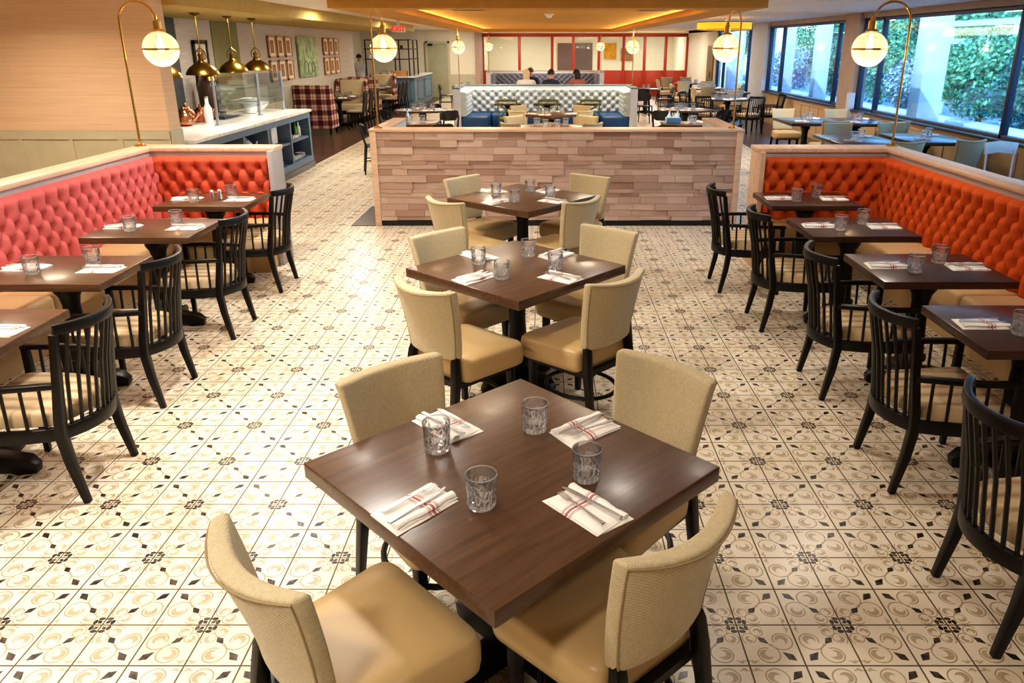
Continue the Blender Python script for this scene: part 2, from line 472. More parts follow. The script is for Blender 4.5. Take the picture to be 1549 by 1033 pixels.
# plank cladding: per-plank shade attribute + grain
m, nt, b = newmat('split_oak_planks')
at = nt.nodes.new('ShaderNodeAttribute'); at.attribute_name='shade'
v = coord(nt,'Object',(3,3,55)); nz = node(nt,'ShaderNodeTexNoise', Scale=1.0, Detail=6.0, Distortion=2.2); nt.links.new(v,nz.inputs['Vector'])
cr = nt.nodes.new('ShaderNodeValToRGB'); nt.links.new(at.outputs['Fac'], cr.inputs[0])
cr.color_ramp.elements[0].color=c4(hexc('#a5836f')); cr.color_ramp.elements[1].color=c4(hexc('#e2c8b6'))
e = cr.color_ramp.elements.new(.25); e.color=c4(hexc('#c4a594'))
g = mixc(nt, X(nt,nz.outputs[0])*.9-.1, hexc('#8d6f5f'), cr.outputs[0])
nt.links.new(mixc(nt, .62, cr.outputs[0], g), b.inputs['Base Color']); b.inputs['Roughness'].default_value=.6
bump(nt,b,nz.outputs[0],.25,.004)
M['planks'] = m

# wallpaper: fine horizontal grass-cloth
def grasscloth(name, c1, c2):
    m, nt, b = newmat(name)
    v = coord(nt,'Object',(1.2,1.2,60)); nz = node(nt,'ShaderNodeTexNoise', Scale=1.0, Detail=5.0, Roughness=.7); nt.links.new(v,nz.inputs['Vector'])
    f = ((X(nt,nz.outputs[0])-.5)*2.2+.5)
    nt.links.new(mixc(nt, f, c1, c2), b.inputs['Base Color']); b.inputs['Roughness'].default_value=.85
    bump(nt,b,nz.outputs[0],.15,.004); return m
M['paper_tan'] = grasscloth('tan_grasscloth', hexc('#d6b394'), hexc('#e6caae'))
M['paper_grey'] = grasscloth('grey_grasscloth', hexc('#b9ac9f'), hexc('#d3c7bb'))
M['paper_cream'] = grasscloth('cream_wall', hexc('#ddd2ba'), hexc('#ece3d0'))

# wood plank floor
m, nt, b = newmat('dark_plank_floor')
v = coord(nt,'Object',(1,1,1),(0,0,PI/2*0)); br = node(nt,'ShaderNodeTexBrick', Scale=1.0); nt.links.new(v, br.inputs['Vector'])
br.inputs['Brick Width'].default_value=1.4; br.inputs['Row Height'].default_value=.16; br.inputs['Mortar Size'].default_value=.004
br.inputs['Color1'].default_value=c4(hexc('#4a362b')); br.inputs['Color2'].default_value=c4(hexc('#6b5040')); br.inputs['Mortar'].default_value=c4(hexc('#1f1713'))
v2 = coord(nt,'Object',(2,40,1)); nz = node(nt,'ShaderNodeTexNoise', Scale=1.0, Detail=6.0); nt.links.new(v2,nz.inputs['Vector'])
nt.links.new(mixc(nt, X(nt,nz.outputs[0])*.7, br.outputs[0], hexc('#2d211b')), b.inputs['Base Color'])
b.inputs['Roughness'].default_value=.3
M['floor_wood'] = m

# patterned encaustic-look tile floor
m, nt, b = newmat('scroll_pattern_tiles')
T = .19334; FX, FY = -1.617, 2.2397
gm = nt.nodes.new('ShaderNodeNewGeometry'); sp = nt.nodes.new('ShaderNodeSeparateXYZ'); nt.links.new(gm.outputs['Position'], sp.inputs[0])
u = (X(nt,sp.outputs[0])-FX)/T; v_ = (X(nt,sp.outputs[1])-FY)/T
a = u.pp(1.0); c = v_.pp(1.0)
p = a.max(c); q = a.min(c)
def dist(px,py): return ((p-px)*(p-px)+(q-py)*(q-py)).sqrt()
def spiral(cx,cy,R,w,ph):
    d = dist(cx,cy); th = ((q-cy).atan2(p-cx)/(2*PI)+ph).fract()
    line = ((d - (R*.62 + th*(R*.40))).abs() < w)
    d1 = dist(cx+R*.05,cy-R*.12); d2 = dist(cx-R*.06,cy+R*.14)
    comma = (d1 < R*.5)*(d2 > R*.33)
    return line.max(comma*.85)
def ringarc(cx,cy,R,w,lo=None):
    return ((dist(cx,cy)-R).abs() < w)
pat = spiral(.73,.40,.235,.013,.55).max(spiral(.345,.175,.150,.010,.1))
arc = ringarc(.60,.11,.30,.011)*(q < .20)*(p > .5)*(p<.92)
blob = (dist(.90,.11) < .05)*(dist(.87,.13) > .04)
pat = pat.max(arc*.8).max(blob*.8)
def kite(cx,L1,L2,W):
    t = (p+q)*.7071 - cx*1.4142; s = (p-q)*.7071
    k1 = ((t.max(0.0))/L2 + s/W) < 1.0; k2 = (((0.0-t).max(0.0))/L1 + s/W) < 1.0
    return k1*k2
dark = kite(.385,.11,.14,.068).max(kite(.80,.18,.12,.082))
pet = ((((p-.165)/.042)*((p-.165)/.042) + ((q-.078)/.062)*((q-.078)/.062)) < 1.0)
inner = kite(.075,.055,.075,.045)
dark = dark.max(pet).max(inner)
grout = (a.min(1-a) < .016).max(c.min(1-c) < .016)
vv = nt.nodes.new('ShaderNodeCombineXYZ'); nt.links.new(u.floor().k, vv.inputs[0]); nt.links.new(v_.floor().k, vv.inputs[1])
wn = nt.nodes.new('ShaderNodeTexWhiteNoise'); nt.links.new(vv.outputs[0], wn.inputs['Vector'])
nz = node(nt,'ShaderNodeTexNoise', Scale=7.0, Detail=5.0); nt.links.new(gm.outputs['Position'], nz.inputs['Vector'])
nz2 = node(nt,'ShaderNodeTexNoise', Scale=38.0, Detail=3.0); nt.links.new(gm.outputs['Position'], nz2.inputs['Vector'])
basec = mixc(nt, X(nt,nz.outputs[0])*.7+X(nt,wn.outputs[0])*.3, hexc('#d3c4a8'), hexc('#f0e8d8'))
tan = mixc(nt, X(nt,nz2.outputs[0]), hexc('#8f7650'), hexc('#ad956c'))
c1_ = mixc(nt, pat*.85, basec, tan)
dk = mixc(nt, (X(nt,nz2.outputs[0]) - .42).max(0.0)*1.6 , hexc('#241c16'), hexc('#8f7a5e'))
c2_ = mixc(nt, dark, c1_, dk)
c3_ = mixc(nt, grout, c2_, hexc('#5e4f35'))
nt.links.new(c3_, b.inputs['Base Color'])
rf = X(nt,nz.outputs[0])*.22+.20 + grout*.4
nt.links.new(rf.k, b.inputs['Roughness'])
bump(nt, b, 1-grout, .25, .003)
M['tiles'] = m
# ------------------------------------------------------------------ prototypes (local frame: sitter faces +Y)
def make_dining_chair(fab='weave_cream', vin='vinyl_tan', legm='black_wood'):
    t = thing('dining_chair', '', 'chair')
    # seat: rounded, slightly crowned cushion
    poly = rpoly([(-.208,-.195),(.208,-.195),(.252,.24),(-.252,.24)], [.05,.05,.065,.065], 5)
    mb = MB(); n = len(poly)
    def ring(sc, z): return [(x*sc, y*sc, z) for x,y in poly]
    rows = [ring(.93,.335), ring(.985,.345), ring(1.0,.37), ring(1.0,.425), ring(.985,.448), ring(.94,.462), ring(.72,.470), ring(.4,.474)]
    vs = [v for r in rows for v in r]; fs = []
    for i in range(len(rows)-1):
        fs += [(i*n+j, i*n+(j+1)%n, (i+1)*n+(j+1)%n, (i+1)*n+j) for j in range(n)]
    fs += [tuple(range(n-1,-1,-1)), tuple((len(rows)-1)*n+j for j in range(n))]
    mb.add(vs, fs); obj('seat', mb, M[vin], t, ang=60)
    # backrest: curved in plan, flared, raked
    def bp(u, v, off):
        u = u*2-1; hw = .178 + .045*v
        y = -.228 - .098*v**1.3 + .075*u*u*(.45+.55*v) + off
        z = .470 + (.378 + .016*u*u)*v
        return (u*hw, y, z)
    mb = MB(); nu, nv = 12, 8
    F = [[bp(i/nu, j/nv, .030 - .012*(abs(i/nu*2-1)**6)) for i in range(nu+1)] for j in range(nv+1)]
    B = [[bp(i/nu, j/nv, -.030) for i in range(nu+1)] for j in range(nv+1)]
    vs = [p for r in F for p in r] + [p for r in B for p in r]; o = (nu+1)*(nv+1); fs = []
    for j in range(nv):
        for i in range(nu):
            a = j*(nu+1)+i
            fs.append((a,a+nu+1,a+nu+2,a+1)); fs.append((o+a,o+a+1,o+a+nu+2,o+a+nu+1))
    for i in range(nu):
        fs.append((i,i+1,o+i+1,o+i)); k = nv*(nu+1)+i; fs.append((k+1,k,o+k,o+k+1))
    for j in range(nv):
        a = j*(nu+1); fs.append((a+nu+1,a,o+a,o+a+nu+1)); a += nu; fs.append((a,a+nu+1,o+a+nu+1,o+a))
    mb.add(vs, fs); bk = obj('backrest', mb, M[fab], t, bevel=.014, seg=3, ang=50)
    pts = [bp(0,j/8,-.031) for j in range(9)] + [bp(i/12,1,-.031) for i in range(1,13)] + [bp(1,1-j/8,-.031) for j in range(1,9)]
    pts = [(p[0]*.965, p[1]-.0005, p[2]-.012*(p[2]>.83)) for p in pts]
    obj('piping', MB().tube(pts,.0035,6), M['piping'], bk)
    for s in (-1,1):
        obj('leg', MB().rect([(s*.19,.165,.345),(s*.195,.17,0)], [.042,.03], [.042,.03], (1,0,0)), M[legm], t, bevel=.004)
        obj('leg', MB().rect([(s*.158,-.208,.50),(s*.166,-.222,.45),(s*.176,-.232,.36),(s*.190,-.285,0)], [.034,.042,.042,.03], [.03,.036,.042,.032], (1,0,0)), M[legm], t, bevel=.004)
    pts = [(.185*cos(2*PI*k/28), -.03+.215*sin(2*PI*k/28), .165) for k in range(28)]
    obj('ring_stretcher', MB().tube(pts,.012,8,closed=True), M[legm], t)
    obj('seat_frame', MB().prism(rpoly([(-.19,-.225),(.19,-.225),(.215,.19),(-.215,.19)],.05,3),.315,.345), M[legm], t)
    return t

def make_armchair():
    t = thing('spindle_armchair', '', 'chair')
    bw = M['black_wood']
    zr = .355
    def bx(u): return u*.208
    def rail_y(u): return -.205 - .085*(1-u*u)
    def top_y(u): return -.275 - .095*(1-u*u)
    N = 10
    us = [-1+2*i/N for i in range(N+1)]
    side = lambda s: [(s*.208,-.205,zr),(s*.243,-.08,zr),(s*.262,.06,zr),(s*.262,.215,zr)]
    mb = MB()
    mb.rect([(bx(u), rail_y(u), zr) for u in us], .03, .062)
    for s in (-1,1): mb.rect(side(s), .028, .062)
    mb.rect([(-.26,.21,zr),(.26,.21,zr)], .028, .062)
    obj('seat_frame', mb, bw, t, bevel=.004)
    pad = [(-.2,-.185),(0,-.262),(.2,-.185),(.252,-.02),(.256,.225),(-.256,.225)]
    pad = rpoly(pad, [.03,.1,.03,.06,.04,.04], 4)
    mb = MB(); n = len(pad); vs=[]; fs=[]
    rows = [(1,.388),(1,.43),(.985,.447),(.94,.457),(.6,.462)]
    for sc,z in rows: vs += [(x*sc,y*sc,z) for x,y in pad]
    for i in range(len(rows)-1): fs += [(i*n+j,i*n+(j+1)%n,(i+1)*n+(j+1)%n,(i+1)*n+j) for j in range(n)]
    fs += [tuple(range(n-1,-1,-1)), tuple((len(rows)-1)*n+j for j in range(n))]
    obj('seat_pad', mb.add(vs,fs), M['pad'], t, ang=50)
    mb = MB().rect([(bx(u)*1.03, top_y(u), .852-.004*(1-u*u)) for u in us], .028, .048)
    obj('top_rail', mb, bw, t, bevel=.005)
    for s in (-1,1):
        # rear leg sweeping up into the stile
        obj('leg', MB().rect([(s*.214,-.275,.835),(s*.211,-.245,.62),(s*.208,-.215,.42),(s*.207,-.207,.33),(s*.209,-.222,.2),(s*.213,-.262,0)], [.03,.034,.04,.042,.038,.028],[.03,.036,.042,.044,.04,.03],(1,0,0)), bw, t, bevel=.004)
        obj('leg', MB().rect([(s*.262,.21,.575),(s*.262,.212,.33),(s*.260,.216,0)], [.032,.036,.026],[.034,.038,.028],(1,0,0)), bw, t, bevel=.004)
        obj('armrest', MB().rect([(s*.212,-.24,.592),(s*.243,-.10,.592),(s*.264,.05,.588),(s*.266,.232,.585)], .036,.026), bw, t, bevel=.005)
        for k in range(5):
            f = (k+.7)/5.6; x = .208+.054*min(1,f*1.5); y = -.205+.42*f
            obj('spindle', MB().tube([(s*x,y,.38),(s*(x+.004),y-.008,.578)],.0075,6), bw, t)
    for k in range(9):
        u = -1+2*(k+1)/10
        obj('spindle', MB().tube([(bx(u),rail_y(u),.38),(bx(u)*1.02,(rail_y(u)+top_y(u))/2+.008,.62),(bx(u)*1.03,top_y(u),.832)],.0085,6), bw, t)
    return t

def pedestal_parts(t, h, rot=0.0, L=.27, mat='black_wood', top=.10):
    mb = MB()
    a = .052
    prof = [(top,h),(top,h-.03),(.082,h-.034),(.07,h-.055),(.085,h-.062),(.082,h-.085),(.06,h-.12),(.05,h-.17),(.052,h-.30),(.062,.26),(.066,.20),(.085,.19),(.085,.165),(.07,.15),(.07,.10)]
    mb.lathe(prof[::-1], 16)
    obj('pedestal', mb, M[mat], t, ang=40)
    for k in range(4):
        th = rot+k*PI/2; d = Vector((cos(th),sin(th),0)); n = Vector((-sin(th),cos(th),0))
        w = .045
        prof2 = [(0,.012),(0,.105),(.10,.10),(L-.06,.075),(L,.045),(L-.02,.0)] 
        prof2 = [(0,.02),(.02,.105),(.10,.10),(L-.05,.08),(L,.05),(L-.01,.002),(L-.10,.002),(L-.12,.02)]
        vs = [d*x + n*(s*w*(.55 if x > L-.03 else 1)) + Vector((0,0,z)) for s in (-1,1) for x,z in prof2]
        m = len(prof2); fs = [tuple(range(m-1,-1,-1)), tuple(range(m,2*m))] + [(i,(i+1)%m,m+(i+1)%m,m+i) for i in range(m)]
        obj('foot', MB().add(vs,fs), M[mat], t, bevel=.004)

def make_table(w, d, th=.05, mat='table_wood', name='dining_table', rot=0.0, L=.27, h=.75, pm='black_wood', bev=.005):
    def f():
        t = thing(name, '', 'table')
        obj('tabletop', MB().box(-w/2,-d/2,h-th,w/2,d/2,h), M[mat], t, bevel=bev, seg=2)
        pedestal_parts(t, h-th, rot, L, pm)
        return t
    return f

def make_round_table(r, mat='dark_wood', sx=1.0):
    def f():
        t = thing('round_table', '', 'table')
        mb = MB().lathe([(r-.01,.715),(r,.722),(r,.745),(r-.008,.752)], 40)
        mb.v = [(x*sx,y,z) for x,y,z in mb.v]
        obj('tabletop', mb, M[mat], t)
        pedestal_parts(t, .715, PI/4, .3)
        return t
    return f

def make_shell_chair():
    t = thing('shell_chair', '', 'chair')
    bk = M['black_plastic']
    def sh(u,v):
        u = u*2-1; return (u*.2, -.21-.06*v+.06*u*u, .60+.2*v+.0*u)
    mb = MB()
    poly = []
    nu, nv = 10, 4
    F = [[sh(i/nu, j/nv) for i in range(nu+1)] for j in range(nv+1)]
    # round the corners by pulling them in
    def rr(p, i, j):
        e = abs(i/nu*2-1); f = abs(j/nv*2-1)
        return (p[0]*(1-.12*f**4*e), p[1], .70+(p[2]-.70)*(1-.25*e**5))
    F = [[rr(F[j][i],i,j) for i in range(nu+1)] for j in range(nv+1)]
    vs = [p for r in F for p in r]+[(p[0],p[1]-.014,p[2]) for r in F for p in r]; o=(nu+1)*(nv+1); fs=[]
    for j in range(nv):
        for i in range(nu):
            a=j*(nu+1)+i; fs.append((a,a+nu+1,a+nu+2,a+1)); fs.append((o+a,o+a+1,o+a+nu+2,o+a+nu+1))
    for i in range(nu):
        fs.append((i,i+1,o+i+1,o+i)); k=nv*(nu+1)+i; fs.append((k+1,k,o+k,o+k+1))
    for j in range(nv):
        a=j*(nu+1); fs.append((a+nu+1,a,o+a,o+a+nu+1)); a+=nu; fs.append((a,a+nu+1,o+a+nu+1,o+a))
    obj('backrest', mb.add(vs,fs), bk, t, ang=60)
    seat = rpoly([(-.18,-.19),(.18,-.19),(.21,.2),(-.21,.2)],[.05,.05,.08,.08],4)
    obj('seat', MB().prism(seat,.435,.46), bk, t, bevel=.006)
    for s in (-1,1):
        obj('leg', MB().rect([(s*.16,-.272,.70),(s*.165,-.2,.45),(s*.19,-.25,0)],[.022,.034,.022],[.018,.034,.024],(1,0,0)), bk, t, bevel=.003)
        obj('leg', MB().rect([(s*.17,.16,.44),(s*.195,.19,0)],[.034,.022],[.034,.022],(1,0,0)), bk, t, bevel=.003)
        obj('side_stretcher', MB().tube([(s*.178,-.22,.22),(s*.184,.175,.22)],.01,6), bk, t)
    return t

def make_ladder_chair():
    t = thing('slat_back_chair', '', 'chair'); bw = M['black_wood']
    obj('seat_pad', MB().box(-.2,-.2,.43,.2,.2,.47), M['pad'], t, bevel=.012)
    obj('seat_frame', MB().box(-.205,-.205,.38,.205,.205,.43), bw, t, bevel=.004)
    for s in (-1,1):
        obj('leg', MB().rect([(s*.19,-.27,.93),(s*.19,-.2,.45),(s*.19,-.25,0)],[.03,.036,.028],[.026,.036,.028],(1,0,0)), bw, t, bevel=.003)
        obj('leg', MB().rect([(s*.185,.185,.40),(s*.185,.185,0)],[.036,.028],[.036,.028],(1,0,0)), bw, t, bevel=.003)
        obj('side_stretcher', MB().box(s*.18-.008,-.2,.16,s*.18+.008,.19,.19), bw, t)
    obj('top_rail', MB().rect([(-.2,-.265,.90),(0,-.285,.90),(.2,-.265,.90)],.024,.07), bw, t, bevel=.004)
    for k in range(5):
        x = -.12+.06*k
        obj('slat', MB().rect([(x,-.20,.43),(x,-.275,.88)],.024,.012,(1,0,0)), bw, t)
    return t

def make_xback():
    t = thing('cross_back_chair', '', 'chair'); g = M['green_paint']
    obj('seat', MB().prism(rpoly([(-.17,-.2),(.17,-.2),(.22,.2),(-.22,.2)],.05,4),.44,.47), g, t, bevel=.008)
    for s in (-1,1):
        obj('leg', MB().tube([(s*.21,-.28,.83),(s*.19,-.22,.5),(s*.18,-.2,.44),(s*.2,-.26,0)],[.014,.016,.017,.014],8), g, t)
        obj('leg', MB().tube([(s*.19,.17,.44),(s*.2,.19,0)],[.017,.013],8), g, t)
        obj('cross_slat', MB().rect([(-s*.205,-.275,.80),(0,-.268+.006*s,.66),(s*.185,-.22,.49)],.03,.01,(1,0,0)), g, t)
    obj('top_rail', MB().rect([(-.225,-.285,.855),(-.1,-.31,.868),(.1,-.31,.868),(.225,-.285,.855)],.022,.055), g, t, bevel=.005)
    obj('stretcher', MB().tube([(-.185,-.23,.22),(.185,-.23,.22)],.009,6), g, t)
    return t

def make_wing_settee(w=1.0):
    def f():
        t = thing('high_back_settee', '', 'settee')
        a = w/2
        mb = MB()
        mb.prism(rpoly([(-a,-.34),(a,-.34),(a,-.26),(-a,-.26)],.03,3),.14,1.13)
        obj('outer_back', mb, M['plaid'], t, bevel=.015)
        for s in (-1,1):
            prof = [(-.26,.14),(.30,.14),(.30,.42),(.12,.55),(.0,.9),(-.08,1.09),(-.26,1.13)]
            vs = [(s*(a-.0) if k else s*(a-.07), y, z) for k in (0,1) for y,z in prof]; n=len(prof)
            fs = [tuple(range(n)),tuple(range(2*n-1,n-1,-1))]+[(i,(i+1)%n,n+(i+1)%n,n+i) for i in range(n)]
            obj('wing', MB().add(vs,fs), M['plaid'], t, bevel=.015)
            for yy in (-.28,.24):
                obj('leg', MB().rect([(s*(a-.06),yy,.15),(s*(a-.06),yy,0)],[.05,.035],[.05,.035],(1,0,0)), M['black_wood'], t)
        obj('back_cushion', MB().box(-a+.08,-.26,.46,a-.08,-.17,1.1), M['cream_leather'], t, bevel=.03, seg=3)
        obj('seat_cushion', MB().box(-a+.075,-.25,.28,a-.075,.33,.47), M['cream_leather'], t, bevel=.03, seg=3)
        return t
    return f

# ---- tableware
def make_tumbler_mesh():
    mb = MB()
    n = 24
    def R(z, ro): return ro
    outer = [(.0335,0),(.0365,.004),(.0375,.03),(.0395,.06),(.0415,.092)]
    vs=[]; fs=[]
    prof = [(.001,0)]+outer+[(.0405,.0945),(.0392,.092),(.0370,.06),(.0345,.022),(.030,.017),(.001,.016)]
    for i,(r,z) in enumerate(prof):
        for j in range(n):
            k = 1.0
            if 1 < i < 5 and z < .075: k = 1 + (.010 if (j//1 + i) % 2 else -.008)
            vs.append((r*k*cos(2*PI*j/n), r*k*sin(2*PI*j/n), z))
    for i in range(len(prof)-1):
        fs += [(i*n+j,i*n+(j+1)%n,(i+1)*n+(j+1)%n,(i+1)*n+j) for j in range(n)]
    mb.add(vs,fs); return mb
TUMBLER = [None]
def tumbler(loc, label, group=None, s=1.0):
    if TUMBLER[0] is None:
        TUMBLER[0] = obj('tumbler', make_tumbler_mesh(), M['tumbler'], None, ang=25); o = TUMBLER[0]
    else:
        o = TUMBLER[0].copy(); COL.objects.link(o)
    o.location = loc; o.rotation_euler = (0,0,random.uniform(0,6)); o.scale = (s,s,s)
    setp(o, label=label, category='glass', group=group); return o

def napkin_mesh():
    """folded linen: two slack layers plus a roll along one long edge; long axis = x"""
    mb = MB(); w, d = .225, .135
    def sheet(x0,x1,y0,y1,z,t,sk):
        def top(u,v):
            x = x0+(x1-x0)*u + sk*(v-.5); y = y0+(y1-y0)*v
            e = min(u,1-u,v,1-v)*2
            return (x, y, z + t*min(1,e*9)**.5 + .0012*sin(u*9+v*5))
        nu,nv = 14,8
        g = [[top(i/nu,j/nv) for i in range(nu+1)] for j in range(nv+1)]
        vs = [p for r in g for p in r]+[(p[0],p[1],z) for r in g for p in r]; o=(nu+1)*(nv+1); fs=[]
        for j in range(nv):
            for i in range(nu):
                a=j*(nu+1)+i; fs.append((a,a+1,a+nu+2,a+nu+1)); fs.append((o+a,o+a+nu+1,o+a+nu+2,o+a+1))
        for i in range(nu):
            fs.append((i,o+i,o+i+1,i+1)); k=nv*(nu+1)+i; fs.append((k,k+1,o+k+1,o+k))
        for j in range(nv):
            a=j*(nu+1); fs.append((a,a+nu+1,o+a+nu+1,o+a)); a+=nu; fs.append((a,o+a,o+a+nu+1,a+nu+1))
        mb.add(vs,fs)
    sheet(-w/2,w/2,-d/2,d/2,0,.006,.012)
    sheet(-w/2+.006,w/2-.004,-d/2+.008,d/2-.004,.005,.007,-.006)
    pts = [(-w/2+.004+ (w-.008)*i/10, -d/2+.024+.003*sin(i*.9), .0125) for i in range(11)]
    mb.tube(pts,[.0135+.0012*sin(i*2.1) for i in range(11)],8,flat=.62)
    return mb
NAP=[None]; FORK=[None]; KNIFE=[None]
def _cp(store, make, name, mat, loc, rz, label, cat, group, rx=0.0):
    if store[0] is None:
        store[0] = make(); o = store[0]
    else:
        o = store[0].copy(); COL.objects.link(o)
        for ch in list(store[0].children):
            c = ch.copy(); COL.objects.link(c); c.parent = o
    o.location = loc; o.rotation_euler = (0,0,rz); setp(o,label=label,category=cat,group=group); return o
def napkin(loc, rz, label, group=None):
    return _cp(NAP, lambda: obj('napkin', napkin_mesh(), M['napkin'], None, ang=50), 'napkin', None, loc, rz, label, 'napkin', group)
def _fork():
    mb = MB()
    pts = [(-.095,0,.004),(-.06,0,.004),(-.02,0,.006),(.02,0,.0075),(.045,0,.005),(.055,0,.004)]
    mb.rect(pts,[.013,.012,.007,.006,.008,.02],[.0035,.003,.003,.003,.002,.002],(0,1,0))
    for k in range(4):
        y = (k-1.5)*.0058
        mb.rect([(.053,y,.004),(.075,y,.0055),(.096,y*.95,.008)],[.0034,.003,.002],[.002,.0018,.0015],(0,1,0))
    return obj('fork', mb, M['steel'], None, ang=40)
def _knife():
    mb = MB()
    mb.rect([(-.11,0,.004),(-.07,0,.004),(-.01,0,.004),(0,0,.004)],[.013,.013,.010,.009],[.006,.006,.006,.005],(0,1,0))
    mb.rect([(0,0,.004),(.06,.001,.004),(.095,.002,.004),(.112,.006,.004)],[.013,.016,.014,.003],[.0018]*4,(0,1,0))
    return obj('table_knife', mb, M['steel'], None, ang=40)
def fork(loc, rz, label, group=None): return _cp(FORK,_fork,'fork',None,loc,rz,label,'fork',group)
def knife(loc, rz, label, group=None): return _cp(KNIFE,_knife,'knife',None,loc,rz,label,'knife',group)

# ---- brass arc lamp: pole at local origin (z=0 is the cap it stands on), globe offset (ox,oy)
def arc_lamp(loc, ox, oy, label, H=1.26, energy=14):
    t = thing('arc_globe_lamp', label, 'lamp', loc)
    br = M['brass']
    obj('base_plate', MB().lathe([(.055,0),(.055,.008),(.03,.014),(.014,.03)],20), br, t)
    R = math.hypot(ox,oy)/2; d = Vector((ox,oy,0)).normalized()
    zc = H - R; pts = [Vector((0,0,.0)),Vector((0,0,zc*.5))]
    for k in range(17):
        th = PI - PI*k/16
        pts.append(d*(R+R*cos(th)) + Vector((0,0,zc+R*sin(th))))
    gz = .86
    pts.append(d*(2*R)+Vector((0,0,gz+.26)))
    obj('pole', MB().tube(pts,.0105,10), br, t, ang=60)
    c = d*(2*R)+Vector((0,0,gz))
    s = obj('socket', MB().lathe([(.035,.145),(.06,.15),(.05,.165),(.034,.17),(.034,.235),(.02,.25),(.016,.28)],16,c), br, t)
    g = obj('globe', MB().sphere(c,.152,28,18), M['globe'], t, ang=80)
    obj('band', MB().lathe([(.1535,-.008),(.1565,-.008),(.1565,.008),(.1535,.008)],28,c,capb=False,capt=False), br, t)
    b = obj('bulb', MB().lathe([(.01,.13),(.012,.10),(.028,.05),(.034,.02),(.026,-.01),(.008,-.022)][::-1],14,c), M['bulb'], t, ang=70)
    l = bpy.data.lights.new('lamp_light','POINT'); l.energy = energy; l.color=(1,.72,.42); l.shadow_soft_size=.03
    lo = bpy.data.objects.new('lamp_light', l); COL.objects.link(lo); lo.location = Vector(loc)+c+Vector((0,0,-.06))
    return t

# ---- button-tufted panel: fills P0 + U*u + V*v, relief along N
def tuft(mb, P0, U, V, N, Lu, Lv, a=.073, b=.096, D=.07, top=.10, du=.0085, rows=5, edge=.045, lift=.02, m=0, u0=0.0):
    P0,U,V,N = Vector(P0),Vector(U).normalized(),Vector(V).normalized(),Vector(N).normalized()
    nu = max(4,int(Lu/du)); nv = max(4,int(Lv/du))
    def fn(s,t):
        u = s*Lu; v = t*Lv
        vv = min(0.0, v-(Lv-top)); vv = max(vv, -(rows-1)*b)
        uu = u+u0
        p = (uu/a+vv/b)/2; q = (uu/a-vv/b)/2
        sp = abs(sin(PI*p)); sq = abs(sin(PI*q)); sv = sp*sq
        h = D*(.50+.50*sv**.33)
        # dimple at the closest button
        pr_, qr_ = round(p), round(q)
        dp = p-pr_; dq = q-qr_
        dx = (dp+dq)*a; dy = (dp-dq)*b + ((v-(Lv-top))-vv if v > Lv-top else 0)
        rr = math.sqrt(dx*dx+dy*dy); h -= D*.75*math.exp(-(rr/(a*.34))**1.5) - (.30*D*math.exp(-(rr/.006)**2) if rr < .02 else 0)
        h += lift
        for dd in (u, Lu-u, Lv-v):
            if dd < edge: h *= math.sqrt(max(0.0,1-((edge-dd)/edge)**2))
        if v < .02: h *= .75+.25*v/.02
        return P0+U*u+V*v+N*h
    mb.grid(fn, nu, nv, m)
    return mb
# ------------------------------------------------------------------ camera, sky
cam = bpy.data.cameras.new('camera'); co = bpy.data.objects.new('camera', cam); COL.objects.link(co)
cam.sensor_width = 36; cam.sensor_fit = 'HORIZONTAL'; cam.lens = 1147.147/1549*36
cam.shift_x = -48.4/1549; cam.shift_y = -45.2/1549; cam.clip_start = .05; cam.clip_end = 200
co.location = (0,0,2.0); co.rotation_euler = (PI/2-.3371, 0, 0); S.camera = co

w = bpy.data.worlds.new('sky'); S.world = w; w.use_nodes = True
nt = w.node_tree; bg = nt.nodes['Background']; sk = nt.nodes.new('ShaderNodeTexSky'); sk.sky_type = 'NISHITA'
sk.sun_disc = False; sk.sun_elevation = math.radians(48); sk.sun_rotation = math.radians(250); sk.air_density = 1.2
nt.links.new(sk.outputs[0], bg.inputs[0]); bg.inputs[1].default_value = .95
S.view_settings.view_transform = 'Standard'; S.view_settings.look = 'Medium High Contrast'; S.view_settings.exposure = 0.12

def lamp(kind, loc, energy, col=(1,1,1), size=.3, rot=(0,0,0), **k):
    l = bpy.data.lights.new(kind.lower()+'_light', kind); l.energy = energy; l.color = col
    if kind == 'AREA': l.shape = k.pop('shape','DISK'); l.size = size; 
    elif kind == 'SUN': l.angle = size
    else: l.shadow_soft_size = size
    for a,b in k.items(): setattr(l,a,b)
    o = bpy.data.objects.new(kind.lower()+'_light', l); COL.objects.link(o); o.location = loc; o.rotation_euler = rot
    return o

# ------------------------------------------------------------------ floor, ceiling
mb = MB()
def quad(mb,x0,y0,x1,y1,z,m): mb.add([(x0,y0,z),(x1,y0,z),(x1,y1,z),(x0,y1,z)],[(0,1,2,3)],m)
quad(mb,-7.5,-2,4.28,8.7,0,0); quad(mb,-4.08,8.7,4.28,34.3,0,0); quad(mb,-7.5,8.7,-4.08,34.3,0,1); quad(mb,4.28,-2,6.3,34.3,0,1); quad(mb,-7.5,34.3,8.6,39,0,2)
struct('floor', mb, [M['tiles'],M['floor_wood'],M['paper_cream']], smooth=False)
ZC = 2.6
mb = MB(); mb.box(-7.5,-2,ZC,6.3,39,ZC+.1)
struct('ceiling', mb, M['ceiling_white'], smooth=False)
mb = MB().box(-2.25,11.9,ZC-.012,2.5,30.4,ZC-.001)
struct('ceiling_tray', mb, M['ceiling_ochre'], smooth=False)
mb = MB(); mb.box(-3.0,11.3,2.495,3.1,11.9,ZC); struct('beam_front', mb, M['beam_tan'], smooth=False)
struct('beam_left', MB().box(-3.0,11.9,2.495,-2.25,30.4,ZC), M['beam_tan'], smooth=False)
